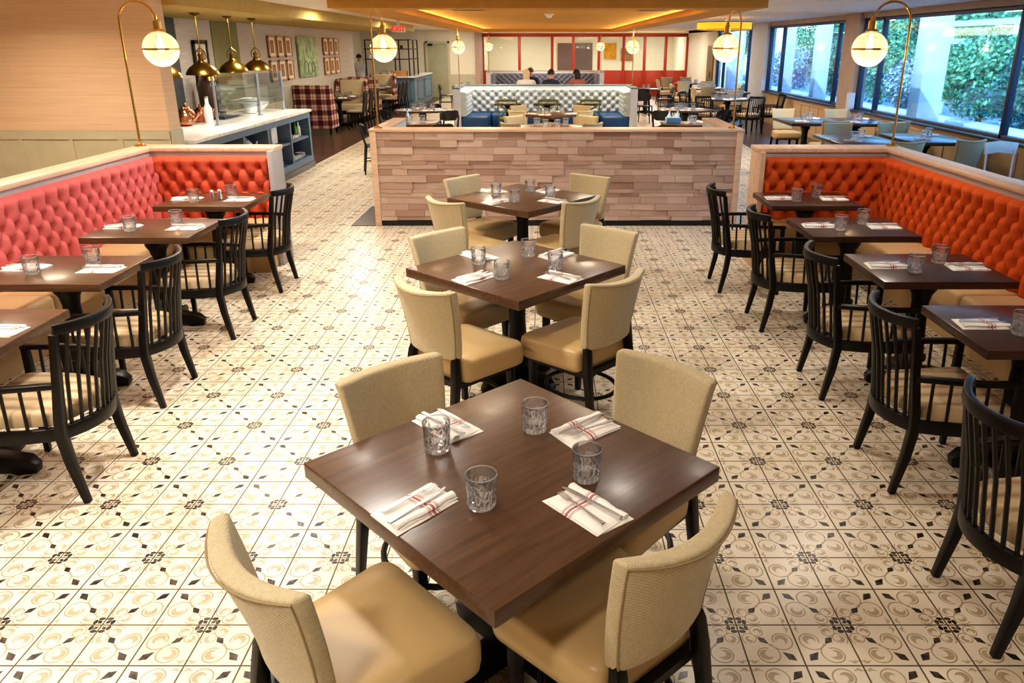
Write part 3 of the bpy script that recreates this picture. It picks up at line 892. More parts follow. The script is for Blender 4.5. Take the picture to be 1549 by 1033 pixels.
struct('beam_right', MB().box(2.5,11.9,2.495,3.1,30.4,ZC), M['beam_tan'], smooth=False)
struct('beam_back', MB().box(-3.0,30.4,2.495,3.1,31.0,ZC), M['beam_tan'], smooth=False)
struct('ceiling_soffit', MB().box(-5.9,8.87,2.42,-4.0,24.9,ZC), M['soffit_olive'], smooth=False)

# ------------------------------------------------------------------ walls (far to the side and behind the camera too)
def wains(mb, face, a0, a1, pos, z1, step, depth=.018, bw=.06, m=1, rail=.09):
    """batten wainscot on a wall face; face 'x+' etc. gives the outward normal"""
    s = 1 if face[1] == '+' else -1
    def bx(u0,u1,z0,z1_,d):
        if face[0] == 'x': mb.box(pos, u0, z0, pos+s*d, u1, z1_, m)
        else: mb.box(u0, pos, z0, u1, pos+s*d, z1_, m)
    bx(a0,a1,0,z1,.004); bx(a0,a1,z1-rail,z1,depth); bx(a0,a1,0,.14,depth)
    n = max(1,int(round((a1-a0)/step)))
    for k in range(n+1):
        u = a1 - (a1-a0)*k/n; bx(max(a0,u-bw/2),min(a1,u+bw/2),.14,z1-rail,depth*.8)
mb = MB().box(-7.5,8.6,0,-4.15,8.87,ZC); wains(mb,'y-',-7.5,-4.15,8.6,1.11,.53,.02,.055)
mb.box(-4.154,8.6,0,-4.13,8.87,1.11,1)
struct('wall_alcove', mb, [M['paper_tan'],M['wainscot_sage']], smooth=False)
mb = MB().box(-6.1,8.87,0,-5.9,24.8,ZC); wains(mb,'x+',15.5,24.8,-5.9,1.12,.6)
mb.box(-5.9,8.87,0,-5.885,12.9,ZC,2); mb.box(-5.9,14.3,0,-5.885,15.5,2.42,3)
struct('wall_left', mb, [M['paper_grey'],M['wainscot_sage'],M['charcoal'],M['olive_panel']], smooth=False)
struct('wall_side', MB().box(-7.6,-2,0,-7.5,8.6,ZC), M['paper_tan'], smooth=False)
struct('wall_front', MB().box(-7.6,-2.1,0,6.3,-2,ZC), M['paper_cream'], smooth=False)
struct('wall_bar', MB().box(-7.5,24.75,0,-7.4,32.5,ZC).box(-7.5,24.7,0,-6.1,24.8,ZC), M['paper_cream'], smooth=False)
mb = MB().box(-7.5,32.5,0,-2.65,32.7,ZC); wains(mb,'y-',-3.85,-2.65,32.5,.9,.6)
mb.box(-2.8,32.44,0,-2.62,34.4,ZC,2)
struct('wall_back', mb, [M['paper_cream'],M['wainscot_sage'],M['pillar_paint']], smooth=False)
# room beyond the red glazing
struct('wall_far', MB().box(-2.7,38.2,0,8.6,38.4,ZC).box(-2.75,34.4,0,-2.65,38.2,ZC).box(8.5,34.3,0,8.6,38.3,ZC), M['paper_cream'], smooth=False)
mb = MB().box(0.65,38.1,0,2.3,38.2,2.12); struct('door_2', mb, plain('umber_door', hexc('#6a5550'), .5), smooth=False)
# service door in the back wall
mb = MB().box(-4.72,32.42,0,-3.9,32.5,2.1); d = struct('door_1', mb, plain('sage_door', hexc('#a9a688'), .5), smooth=False)
obj('door_frame', MB().box(-4.80,32.40,0,-4.72,32.5,2.18).box(-3.9,32.40,0,-3.82,32.5,2.18).box(-4.80,32.40,2.1,-3.82,32.5,2.18), M['wainscot_sage'], d, smooth=False)
obj('door_closer', MB().box(-4.68,32.34,2.0,-4.5,32.42,2.08), M['black'], d)
# right window wall
WX = 6.15
mb = MB()
mb.box(WX,-2,0,WX+.2,23.5,.78,1); wains(mb,'x-',16.35,23.5,WX,.78,.62,.02,.05,1); wains(mb,'x-',-2,15.65,WX,.78,.62,.02,.05,1)
mb.box(WX,23.5,0,WX+.2,28.7,.5,1)
mb.box(WX,-2,2.5,WX+.2,34.3,ZC,0)
mb.box(WX-.06,15.62,0,WX+.2,16.38,ZC,0); mb.box(WX-.12,15.55,.0,WX,15.67,1.12,2)
mb.box(WX-.06,22.05,0,WX+.2,23.6,ZC,2); mb.box(WX-.10,22.0,0,WX,22.2,1.12,2)
mb.box(WX,28.6,0,WX+.2,39,ZC,3); mb.box(WX,-2,.78,WX+.2,4.6,ZC,0)
struct('wall_right', mb, [M['pillar_paint'],M['wainscot_warm'],M['pillar_white'],M['paper_cream']], smooth=False)
mb = MB().box(WX-.07,-2,.775,WX+.05,15.6,.815).box(WX-.07,16.4,.775,WX+.05,22.05,.815)
struct('trim_1', mb, M['window_frame'], bevel=.004)
struct('trim_2', MB().box(WX-.05,28.9,0,WX,29.9,2.0).box(WX-.09,29.2,.9,WX-.05,29.3,1.1), plain('bronze_door', hexc('#8a7a55'), .5), smooth=False)
def window(n, y0, y1, z0, z1, mull):
    mb = MB(); x0,x1 = WX+.03, WX+.12
    mb.box(x0,y0,z0,x1,y1,z0+.06); mb.box(x0,y0,z1-.06,x1,y1,z1)
    ys = sorted([y0+.035,y1-.035]+mull)
    for y in ys: mb.box(x0,y-.035,z0,x1,y+.035,z1)
    f = struct('window_%d'%n, mb, M['window_frame'], bevel=.006)
    for a,b in zip(ys[:-1],ys[1:]):
        obj('pane', MB().box(WX+.07,a+.03,z0+.05,WX+.078,b-.03,z1-.05), M['pane_blue'], f, smooth=False)
window(1, 4.6, 15.62, .80, 2.5, [10.5,14.75])
window(2, 16.38, 22.05, .80, 2.5, [16.95,20.85])
window(3, 23.6, 28.6, .5, 2.5, [24.3,27.6])

# red glazed divider at the end of the room
t = thing('glazed_folding_divider','brick-red framed glass divider closing off the far end of the room','partition',(1.75,34.25,0))
mods = [(-2.62,-1.05,0),(-1.05,.35,0),(.35,1.25,1),(1.25,2.35,0),(2.35,3.4,0),(3.4,4.3,0),(4.3,5.2,0),(5.2,6.12,0)]
fr = MB()
for x in sorted(set([m_[0] for m_ in mods]+[m_[1] for m_ in mods])): fr.box(x-.06,34.2,0,x+.06,34.3,2.36)
fr.box(-2.62,34.2,2.36,6.12,34.3,2.5)
obj('frame', fr, M['red_frame'], t, world=True, bevel=.006)
for i,(x0,x1,op) in enumerate(mods):
    z0 = 1.0
    if op: continue
    obj('panel', MB().box(x0+.06,34.23,0,x1-.06,34.27,z0).box(x0+.14,34.215,.12,x1-.14,34.23,z0-.14), M['red_frame'], t, world=True, bevel=.006)
    obj('pane', MB().box(x0+.06,34.245,z0,x1-.06,34.255,2.36), M['pane_clear'], t, world=True, smooth=False)
def picture(x, y, z, w, h, label, mat, fm, axis='y', group=None, fw=.03, mount=True):
    """framed picture; axis = outward normal: 'x' faces +X, 'y' faces -Y"""
    t = thing('framed_picture', label, 'picture', (x,y,z), 0, group)
    def bx(mb,u0,u1,z0,z1,d0,d1):
        if axis=='x': mb.box(d0,u0,z0,d1,u1,z1)
        else: mb.box(u0,-d0,z0,u1,-d1,z1)
        return mb
    mb = MB(); bx(mb,-w/2,w/2,-h/2,-h/2+fw,0,.03); bx(mb,-w/2,w/2,h/2-fw,h/2,0,.03); bx(mb,-w/2,-w/2+fw,-h/2,h/2,0,.03); bx(mb,w/2-fw,w/2,-h/2,h/2,0,.03)
    obj('frame', mb, fm, t, smooth=False)
    if mount:
        obj('mount', bx(MB(),-w/2+fw,w/2-fw,-h/2+fw,h/2-fw,.004,.012), M['paper'], t, smooth=False)
        obj('print', bx(MB(),-w*.24,w*.24,-h*.3,h*.3,.012,.014), mat, t, smooth=False)
    else: obj('print', bx(MB(),-w/2+fw,w/2-fw,-h/2+fw,h/2-fw,.004,.016), mat, t, smooth=False)
    return t
picture(3.15,38.17,1.75,.6,.75,'amber landscape picture seen through the red divider','picture' and plain('amber_print',hexc('#e0a030'),.7,0,.3,.35,5),M['oak_cap'],'y',None,.02,False)
picture(3.95,38.17,1.6,.6,.6,'brown-gold picture beside the amber one beyond the red divider',plain('umber_print',hexc('#a8743c'),.7,0,.3,.35,5),M['oak_cap'],'y',None,.02,False)

# exit sign
t = thing('exit_sign','lit exit sign with red letters hanging under the ceiling','sign',(-3.42,19.0,2.37))
obj('housing', MB().box(-.16,-.02,-.07,.16,.02,.07), M['exit_white'], t, bevel=.006)
obj('bracket', MB().box(-.03,-.015,.07,.03,.015,.23), M['white_metal'], t)
cu = bpy.data.curves.new('exit_text','FONT'); cu.body='EXIT'; cu.size=.155; cu.align_x='CENTER'; cu.align_y='CENTER'; cu.extrude=.003; cu.offset=.004
tmp = bpy.data.objects.new('tmp',cu); COL.objects.link(tmp); dg = bpy.context.evaluated_depsgraph_get()
me = bpy.data.meshes.new_from_object(tmp.evaluated_get(dg)); bpy.data.objects.remove(tmp)
me.materials.clear(); me.materials.append(M['exit_red'])
o = bpy.data.objects.new('lettering', me); COL.objects.link(o); o.parent=t; o.location=(0,-.0235,0); o.rotation_euler=(PI/2,0,0)
# ceiling fittings
for (x,y,l) in [(-1.3,14.0,'slotted air vent in the ochre ceiling over the coral side'),(1.9,14.2,'slotted air vent in the ochre ceiling over the window side')]:
    t = thing('ceiling_vent',l,'vent',(x,y,ZC-.012))
    obj('frame', MB().box(-.3,-.2,-.012,.3,.2,0), M['beam_tan'], t)
    obj('grille', MB().box(-.26,-.16,-.016,.26,.16,-.012,0), M['charcoal'], t)
t = thing('smoke_detector','small white smoke detector under the ochre ceiling','detector',(.1,16.0,ZC-.012))
obj('base', MB().lathe([(.09,-.02),(.1,0)],20), M['white_metal'], t); obj('sensor', MB().lathe([(.03,-.07),(.055,-.05),(.06,-.02)],16), M['white_metal'], t)

# ------------------------------------------------------------------ outside
struct('ground', MB().box(6.35,-6,-.12,40,60,-.05), M['asphalt'], smooth=False)
def leafball(mb, c, R, n, sz, seed):
    r = random.Random(seed)
    for i in range(n):
        d = Vector((r.gauss(0,1),r.gauss(0,1),r.gauss(0,1))).normalized()
        p = Vector(c)+Vector((d.x*R[0],d.y*R[1],d.z*R[2]))*(r.uniform(.55,1.0)**.5)
        a = Vector((r.gauss(0,1),r.gauss(0,1),r.gauss(0,1))).normalized(); b = d.cross(a)
        if b.length < .1: continue
        b.normalize(); a = b.cross(d+a*.8).normalized(); s = sz*r.uniform(.6,1.2)
        mb.add([p-a*s*.5,p+b*s*.28,p+a*s*.5,p-b*s*.28],[(0,1,2,3)])
def leafmat(name,c1,c2):
    m,nt,b = newmat(name); oi = nt.nodes.new('ShaderNodeNewGeometry')
    nt.links.new(mixc(nt,X(nt,oi.outputs['Random Per Island']),c1,c2), b.inputs['Base Color'])
    b.inputs['Roughness'].default_value=.55; return m
LM = [leafmat('sunlit_leaves',hexc('#1f6a48'),hexc('#8fcf9a')), leafmat('dark_leaves',hexc('#123c3a'),hexc('#4f997c')), leafmat('silver_leaves',hexc('#52707f'),hexc('#c9d8d8'))]
def bush(x,y,R,z,label,lm,n,seed,trunk=.0,name='bush',sz=.13):
    t = thing(name,label,'tree' if trunk else 'shrub',(x,y,-.05))
    mb = MB(); leafball(mb,(0,0,z+.05),R,n,sz,seed)
    r = random.Random(seed)
    for k in range(5): leafball(mb,(r.uniform(-.6,.6)*R[0],r.uniform(-.7,.7)*R[1],z+.05+r.uniform(-.3,.7)*R[2]),tuple(q*.5 for q in R),n//6,sz,seed*7+k)
    f = obj('foliage', mb, LM[lm], t, smooth=False)
    obj('trunk' if trunk else 'stem', MB().tube([(0,0,0),(.05,.02,z*.5),(0,.05,z)],[.09+trunk,.07+trunk*.8,.03],8), M['bark'], t)
bush(10.9,19.6,(1.0,1.3,1.1),1.3,'bright green bush past the wide window, beside the white column',0,3600,3)
bush(10.4,22.2,(.8,1.0,.75),1.0,'grey-leaved shrub low behind the stone ledge',2,2600,4)
bush(10.8,25.4,(.9,1.3,1.3),1.5,'tall dense bush behind the stone ledge near the window pillar',0,3200,5)
bush(10.5,33.9,(.9,1.7,.9),1.0,'purple-grey shrub outside the middle window',2,2400,6)
bush(10.8,29.4,(1.0,1.3,1.2),1.4,'dark green bush outside the middle window beyond the columns',1,2600,7)
bush(10.6,16.8,(.9,1.0,.95),1.1,'dark green bush outside at the near end of the wide window',1,2400,12)
bush(16.2,27.5,(2.0,2.4,1.8),3.0,'tree with yellow-green crown past the wide window',0,4200,8,.06,'tree',.2)
bush(16.0,35.0,(2.0,2.8,1.7),3.0,'dark tree crown over the shrubs past the window pillar',1,4200,9,.06,'tree',.2)
bush(14.6,41.5,(2.0,2.8,2.0),3.0,'tall tree crown outside the middle window',0,4200,10,.06,'tree',.2)
bush(11.5,50.5,(1.8,2.6,1.7),2.6,'distant tree crown outside the end window',1,3000,13,.06,'tree',.22)
t = thing('stone_ledge','low pale stone ledge running along the planting outside','wall',(9.2,16,-.05))
obj('wall_face', MB().box(-.2,-12,0,.2,28,.40), M['stone'], t, smooth=False); obj('coping', MB().box(-.27,-12,.40,.25,28,.49), M['china'], t, bevel=.01)
for x,y,wd,l in [(7.7,15.9,.46,'wide white porch column outside the wide window'),(7.7,22.2,.36,'white porch column outside the middle window, closer to the pillar'),(7.7,25.3,.34,'white porch column outside the middle window, farther down the porch'),(7.7,9.4,.46,'white porch column at the near end of the wide window'),(7.7,32.5,.42,'white porch column outside the end window')]:
    t = thing('porch_column',l,'column',(x,y,-.05))
    obj('shaft', MB().box(-wd/2,-wd/2,.0,wd/2,wd/2,3.0), M['white_metal'], t, bevel=.01)
    obj('base', MB().box(-wd/2-.05,-wd/2-.05,0,wd/2+.05,wd/2+.05,.3), M['white_metal'], t, bevel=.01)
t = thing('pergola_frame','pale timber pergola frame standing among the shrubs outside','pergola',(12.6,21.5,-.05))
for y in (-3.5,0,3.5): obj('post', MB().box(-.08,y-.08,0,.08,y+.08,2.6), M['pillar_white'], t)
for z in (2.1,2.6): obj('beam', MB().box(-.07,-4,z,.07,4,z+.16), M['pillar_white'], t)
# ------------------------------------------------------------------ tufted corner banquettes
def banquette(side):
    coral = side < 0
    col = M['coral'] if coral else M['orange']
    t = thing('corner_banquette', 'coral-red button-tufted corner banquette along the tan wall side' if coral else 'orange button-tufted corner banquette along the window side', 'banquette', ((-3.5 if coral else 3.0),4.0,0))
    Y0 = .7
    if coral: xo, xi, xr, yf, yb = -3.84, -3.66, -2.51, 7.12, 7.35
    else: xo, xi, xr, yf, yb = 3.32, 3.16, 1.985, 7.06, 7.34
    s = 1 if coral else -1          # direction from wall towards the room
    L = [(xo,Y0),(xi,Y0),(xi,yf),(xr,yf),(xr,yb),(xo,yb)]
    if not coral: L = L[::-1]
    obj('partition_panel', MB().prism(L,0,1.075), M['plaster_grey'], t, world=True, smooth=False)
    e = .012
    C = [(xo-s*e,Y0),(xi+s*e,Y0),(xi+s*e,yf-e),(xr+s*e,yf-e),(xr+s*e,yb+e),(xo-s*e,yb+e)]
    if not coral: C = C[::-1]
    obj('cap_rail', MB().prism(C,1.075,1.112), M['oak_cap_y'], t, world=True, bevel=.003)
    obj('end_post', MB().box(xr-s*.04,yf-.07,0,xr+s*.005,yb+.005,1.085), M['plaster_grey'] if coral else M['oak_cap'], t, world=True, bevel=.004)
    mb = MB()
    if coral:
        tuft(mb,(xi,Y0+.05,.45),(0,1,0),(0,0,1),(1,0,0),yf-.02-Y0-.05,.585,u0=-.02)
    else:
        tuft(mb,(xi,yf-.02,.45),(0,-1,0),(0,0,1),(-1,0,0),yf-.02-Y0-.05,.585,u0=.03)
    obj('tufted_back', mb, col, t, world=True, ang=180)
    mb = MB()
    if coral: tuft(mb,(xi+.03,yf,.45),(1,0,0),(0,0,1),(0,-1,0),(xr-.045)-(xi+.03),.585,u0=.035)
    else: tuft(mb,(xr+.045,yf,.45),(1,0,0),(0,0,1),(0,-1,0),(xi-.03)-(xr+.045),.585,u0=.06)
    obj('tufted_back', mb, M['coral_warm_lit'] if coral else col, t, world=True, ang=180)
    xc, xb = (-3.20,-3.40) if coral else (2.72,2.90)
    ys = [Y0+.02,2.6,4.72,6.70]
    for a,b in zip(ys[:-1],ys[1:]):
        obj('seat_cushion', MB().box(xi+s*.02,a+.004,.30,xc,b-.004,.465), M['bench_tan'], t, world=True, bevel=.035, seg=4)
    obj('seat_cushion', MB().box(xi+s*.02,6.704,.30,xr-s*.05,yf-.02,.465), M['bench_tan'], t, world=True, bevel=.035, seg=4)
    P = [(xi,Y0),(xb,Y0),(xb,6.82),(xr-s*.045,6.82),(xr-s*.045,yf),(xi,yf)]
    if not coral: P = P[::-1]
    obj('seat_base', MB().prism(P,.0,.31), M['bench_tan'], t, world=True, smooth=False)
    return t
banquette(-1); banquette(1)
arc_lamp((-3.79,7.24,1.112), .335, 0, 'brass arc lamp with glass globe on the coral banquette corner', energy=7)
arc_lamp((3.27,7.24,1.112), -.335, 0, 'brass arc lamp with glass globe on the orange banquette corner', energy=7)

# ------------------------------------------------------------------ plank-clad divider
t = thing('plank_clad_divider','low dividing wall clad in staggered pale oak planks, mid room','partition',(.14,8.9,0))
obj('core_wall', MB().box(-1.95,8.785,0,2.23,8.98,1.08), M['pillar_paint'], t, world=True, smooth=False)
mb = MB(); r = random.Random(5); z = .065; hs = [.056,.074,.046,.080]
i = 0
while z < 1.07:
    h = min(r.choice(hs), 1.083-z); 
    if 1.083-z-h < .03: h = 1.083-z
    x = -1.93 - r.uniform(0,.25)
    while x < 2.19:
        L = r.uniform(.16,.46); x1 = min(x+L,2.185)
        if 2.185-x1 < .1: x1 = 2.185
        a = max(x,-1.905)
        if x1-a > .02: mb.box(a+.0012,8.785-r.uniform(.006,.034),z+.0012,x1-.0012,8.79,z+h-.0012,0,r.random()**.8)
        x = x1 + (0 if x1 < 2.185 else 1)
    z += h
obj('plank_cladding', mb, M['planks'], t, world=True, smooth=False)
obj('kick_plate', MB().box(-1.96,8.765,0,2.24,8.785,.062), M['black'], t, world=True, smooth=False)
for x in (-1.975,2.185): obj('end_post', MB().box(x,8.745,0,x+.07,9.0,1.085), M['oak_cap'] , t, world=True, bevel=.004)
obj('cap_rail', MB().box(-1.985,8.74,1.083,2.265,9.0,1.112), M['oak_cap'], t, world=True, bevel=.003)
for x0,x1 in ((-1.975,-1.80),(2.07,2.255)):
    obj('return_panel', MB().box(x0+.01,9.0,0,x1-.01,10.2,1.083), M['pillar_white'], t, world=True, smooth=False)
    obj('return_cap', MB().box(x0,9.0,1.083,x1,10.22,1.112), M['oak_cap_y'], t, world=True, bevel=.003)
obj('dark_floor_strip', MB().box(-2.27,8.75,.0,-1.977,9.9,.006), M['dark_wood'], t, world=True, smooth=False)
arc_lamp((-1.90,8.88,1.112), .06,.33,'brass arc lamp on the coral-side end of the plank divider', energy=6)
arc_lamp((2.16,8.88,1.112), -.07,.33,'brass arc lamp on the window-side end of the plank divider', energy=6)

# ------------------------------------------------------------------ centre row: square tables, upholstered chairs
CT = [('front',(-.105,2.105),-1.0),('middle',(-.165,4.385),3.0),('rear',(-.19,6.63),5.5)]
SEAT = ['orange side, plank-divider end','coral side, plank-divider end','coral side, camera end','orange side, camera end']
tp = Proto(make_table(.935,.935,.055,'table_wood','square_table',0,.30))
for (nm,c,dl) in CT:
    th = math.radians(dl)+PI/4
    tp.put((c[0],c[1],0), th, 'square dark-topped dining table, '+{'front':'first of the centre row, nearer the camera','middle':'second of the centre row','rear':'third of the centre row, against the plank divider'}[nm], 'centre row tables')
    for k in range(4):
        a = math.radians(dl)+PI/4+k*PI/2; d = Vector((cos(a),sin(a))); rt = Vector((-d.y,d.x))*1.0
        # sitter faces -d; right hand of the sitter
        f = -d; rt = Vector((f.y,-f.x))
        r1 = ((k*7+len(nm)*3)%5-2)*.006
        p = Vector(c)+d*(.345+r1)+rt*(-.01); rz = math.atan2(f.y,f.x)+math.radians(r1*400)
        napkin((p.x,p.y,.7505), rz, 'red-striped folded napkin on the %s centre table, %s'%(nm,SEAT[k]), 'napkins on the centre row')
        q = p - rt*.027; fork((q.x,q.y,.7665), rz-math.radians(4), 'steel fork on the napkin of the %s centre table, %s'%(nm,SEAT[k]), 'forks on the centre row')
        q = p + rt*.018; knife((q.x,q.y,.7665), rz+math.radians(3), 'table knife on the napkin of the %s centre table, %s'%(nm,SEAT[k]), 'knives on the centre row')
        q = Vector(c)+d*(.235-abs(r1)*2)+rt*.112; tumbler((q.x,q.y,.7505), 'cut-glass tumbler on the %s centre table, %s'%(nm,SEAT[k]), 'tumblers on the centre row', 1.12)
chair = Proto(make_dining_chair)
# mid-point of each back top and the facing angle, as seen in the place
CH = {'front':[((.472,2.656),(.325,2.80),(.619,2.513)),((-.588,2.63),(-.748,2.499),(-.429,2.763)),((-.70,1.50),(-.845,1.645),(-.558,1.357)),((.355,1.608),(.201,1.489),(.51,1.727))],
      'middle':[((.43,4.918),(.274,5.016),(.577,4.819)),((-.69,4.807),(-.837,4.665),(-.541,4.948)),((-.62,3.656),(-.778,3.78),(-.463,3.532)),((.39,3.804),(.241,3.681),(.538,3.927))],
      'rear':[((.40,7.06),(.246,7.156),(.557,6.962)),((-.735,6.997),(-.873,6.838),(-.596,7.156)),((-.795,5.913),(-.925,6.075),(-.665,5.751)),((.315,5.935),(.167,5.795),(.463,6.075))]}
for (nm,c,dl) in CT:
    for k,(mid,a,b) in enumerate(CH[nm]):
        e = (Vector(b)-Vector(a)).normalized(); f = Vector((-e.y,e.x))
        if f.dot(Vector(c)-Vector(mid)) < 0: f = -f
        dk = (Vector(c)-Vector(mid)).normalized(); a_k = math.radians(dl)+PI/4+k*PI/2; dk = -Vector((cos(a_k),sin(a_k)))
        f = (f*.35+dk*.65).normalized(); o = Vector(mid)+f*.28
        if nm == 'rear' and k in (0,1): o = o - dk*(.07 if k == 0 else .05)
        if nm == 'middle' and k in (0,1): o = o - dk*.02
        chair.put((o.x,o.y,0), math.atan2(f.y,f.x)-PI/2, 'cream woven-back chair with tan seat at the %s centre table, %s'%(nm,SEAT[k]), 'cream upholstered dining chairs')

# ------------------------------------------------------------------ banquette tables and spindle armchairs
bt = Proto(make_table(.76,.615,.045,'table_wood','banquette_table',0,.27))
bt2 = Proto(make_table(.76,.615,.045,'table_wood2','banquette_table',0,.27))
arm = Proto(make_armchair)
ORD = ['in the corner','second from the corner','third from the corner','fourth from the corner','fifth from the corner']
def setting(c, d, where, bank):
    f = -Vector(d); rt = Vector((f.y,-f.x)); c = Vector(c); d = Vector(d)
    p = c + d*.235 - rt*.02; rz = math.atan2(f.y,f.x)
    napkin((p.x,p.y,.7505), rz, 'folded napkin on the '+where, 'napkins along the banquettes')
    q = p - rt*.022; fork((q.x,q.y,.7665), rz+.05, 'fork on the '+where, 'forks along the banquettes')
    q = p + rt*.016; knife((q.x,q.y,.7665), rz-.04, 'table knife on the '+where, 'knives along the banquettes')
    q = c + d*.12 + rt*(.10 if bank else .105); tumbler((q.x,q.y,.7505), 'cut-glass tumbler on the '+where, 'tumblers along the banquettes', 1.12)
for nm,pr_,cs,sgn in (('coral',bt,[(-2.85,6.49),(-2.84,5.415),(-2.85,4.33),(-2.77,3.30)],-1),('orange',bt2,[(2.27,6.52),(2.25,5.45),(2.29,4.375),(2.31,3.36)],1)):
    for i,c in enumerate(cs):
        pr_.put((c[0],c[1],0),0,'dark two-seat table at the %s banquette, %s'%(nm,ORD[i]),'banquette tables')
        setting(c,(sgn,0),'%s banquette table %s, bench side'%(nm,ORD[i]),True)
        setting(c,(-sgn,0),'%s banquette table %s, chair side'%(nm,ORD[i]),False)
for nm,ps,rz in (('coral',[(-2.515,6.41),(-2.50,5.31),(-2.487,4.216),(-2.377,3.245)],PI/2),('orange',[(1.762,6.40),(1.867,5.46),(1.92,4.32),(1.905,3.32),(1.825,2.30)],-PI/2)):
    for i,p in enumerate(ps):
        arm.put((p[0],p[1],0),rz,'dark spindle-back armchair facing the %s banquette, %s'%(nm,ORD[i]),'spindle armchairs at the banquettes')
for dx,l in ((-.03,'steel-topped salt shaker on the corner table of the coral banquette'),(.022,'steel-topped pepper shaker on the corner table of the coral banquette')):
    t = thing('shaker',l,'shaker',(-2.80+dx,6.45+dx*.6,.7505))
    obj('body', MB().lathe([(.018,0),(.019,.004),(.016,.06),(.017,.065)],16), M['steel'], t); obj('cap', MB().lathe([(.0172,.065),(.0175,.08),(.010,.092)],16), M['steel'], t)
# ------------------------------------------------------------------ service counter on the tan-wall side
t = thing('service_counter','blue-grey service counter with open shelves and a white marble top','counter',(-4.6,11.2,0))
x0,x1,y0,y1 = -5.3,-4.06,8.9,13.45
cab = MB().box(x0,y0,.10,-4.62,y1,.93).box(x0,y0,.12,x1,y1,.203).box(x0,y0,.87,x1,y1,.93)
obj('cabinet', cab, M['navy_in'], t, world=True, smooth=False)
for y in (8.95,9.5,10.44,11.38,12.4,13.42): obj('divider', MB().box(-4.62,y-.03,.12,x1+.01,y+.03,.92), M['navy_cab'], t, world=True, smooth=False)
obj('face_rail', MB().box(x1-.03,y0,.84,x1+.015,y1+.03,.93).box(x1-.03,y0,.10,x1+.015,y1+.03,.20), M['navy_cab'], t, world=True, smooth=False)
obj('end_panel', MB().box(x0,y1,.10,x1+.01,y1+.03,.93), M['navy_cab'], t, world=True, smooth=False)
for ya,yb in ((9.5,10.44),(10.44,11.38),(11.38,12.4),(12.4,13.42)): obj('shelf', MB().box(-4.62,ya+.03,.51,x1-.01,yb-.03,.54), M['navy_cab'], t, world=True, smooth=False)
obj('plinth', MB().box(x0,y0,0,x1+.03,y1+.05,.10), M['gunmetal'], t, world=True, bevel=.01)
obj('marble_top', MB().box(x0,y0,.93,-4.02,y1+.08,.972), M['marble'], t, world=True, bevel=.006)
t = thing('sneeze_guard','clear glass sneeze guard on steel posts along the marble counter','guard',(-4.45,12,.972))
ys = (10.62,12.25,13.4)
for y in ys: 
    p = obj('post', MB().tube([(-4.45,y,.972),(-4.45,y,1.60)],.02,10), M['steel'], t, world=True); 
    obj('flange', MB().lathe([(.045,0),(.045,.01),(.025,.02)],14,(-4.45,y,.972)), M['steel'], p, world=True)
for a,b in zip(ys[:-1],ys[1:]): obj('glass_panel', MB().box(-4.43,a+.05,1.12,-4.42,b-.05,1.60), M['pane_clear'], t, world=True, smooth=False)
obj('rail', MB().tube([(-4.95,12.25,1.18),(-4.95,13.4,1.18)],.012,8), M['steel'], t, world=True)
for y in (12.25,13.4): obj('bracket', MB().tube([(-4.45,y,1.18),(-4.95,y,1.18)],.012,8), M['steel'], t, world=True)
# on and in the counter
def pot(x,y,z,s,mat,label,name='teapot',cat='teapot'):
    t = thing(name,label,cat,(x,y,z))
    obj('body', MB().lathe([(.05*s,0),(.075*s,.03*s),(.078*s,.07*s),(.055*s,.11*s),(.04*s,.12*s)],18), M[mat], t)
    obj('lid', MB().lathe([(.042*s,.12*s),(.03*s,.135*s),(.008*s,.14*s),(.012*s,.155*s),(.004*s,.165*s)],14), M[mat], t)
    obj('spout', MB().tube([(.07*s,0,.05*s),(.11*s,0,.08*s),(.13*s,0,.125*s)],[.016*s,.012*s,.008*s],8), M[mat], t)
    obj('handle', MB().tube([(-.07*s,0,.09*s),(-.12*s,0,.09*s),(-.125*s,0,.05*s),(-.07*s,0,.03*s)],.007*s,8), M[mat], t)
    return t
def bottle(x,y,z,h,r,mat,label,group=None,capm='black'):
    t = thing('bottle',label,'bottle',(x,y,z),0,group)
    obj('body', MB().lathe([(r,0),(r,h*.55),(r*.45,h*.72),(r*.4,h*.95)],14), M[mat], t); obj('cap', MB().lathe([(r*.45,h*.93),(r*.45,h)],12), M[capm], t)
def canister(x,y,z,r,h,mat,label,name='canister',cat='canister',group=None):
    t = thing(name,label,cat,(x,y,z),0,group)
    obj('body', MB().lathe([(r*.96,0),(r,.01),(r,h*.8)],18), M[mat], t); obj('lid', MB().lathe([(r*1.03,h*.8),(r*1.03,h*.9),(r*.3,h*.93),(r*.25,h)],18), M[mat], t)
pot(-4.86,10.55,.972,1.5,'copper','copper coffee pot beside the first post of the sneeze guard','coffee_pot','pot')
pot(-4.97,10.85,.972,1.7,'copper','taller copper coffee pot on the marble, middle of the three','coffee_pot','pot')
pot(-4.90,11.15,.972,1.5,'copper','copper coffee pot standing past the white flask on the marble','coffee_pot','pot')
bottle(-4.72,10.98,.972,.36,.06,'china','white flask standing with the copper pots on the marble',None,'steel')
t = thing('tray','steel tray under the glasses on the marble counter','tray',(-4.86,11.75,.972)); obj('base',MB().box(-.16,-.28,0,.16,.28,.015).box(-.17,-.29,.01,-.16,.29,.035).box(.16,-.29,.01,.17,.29,.035),M['gunmetal'],t,bevel=.003)
for i,(x,y) in enumerate([(-4.9,11.6),(-4.82,11.75),(-4.9,11.9)]): tumbler((x,y,.988),'clear tumbler on the steel tray of the marble counter','tumblers on the counter tray')
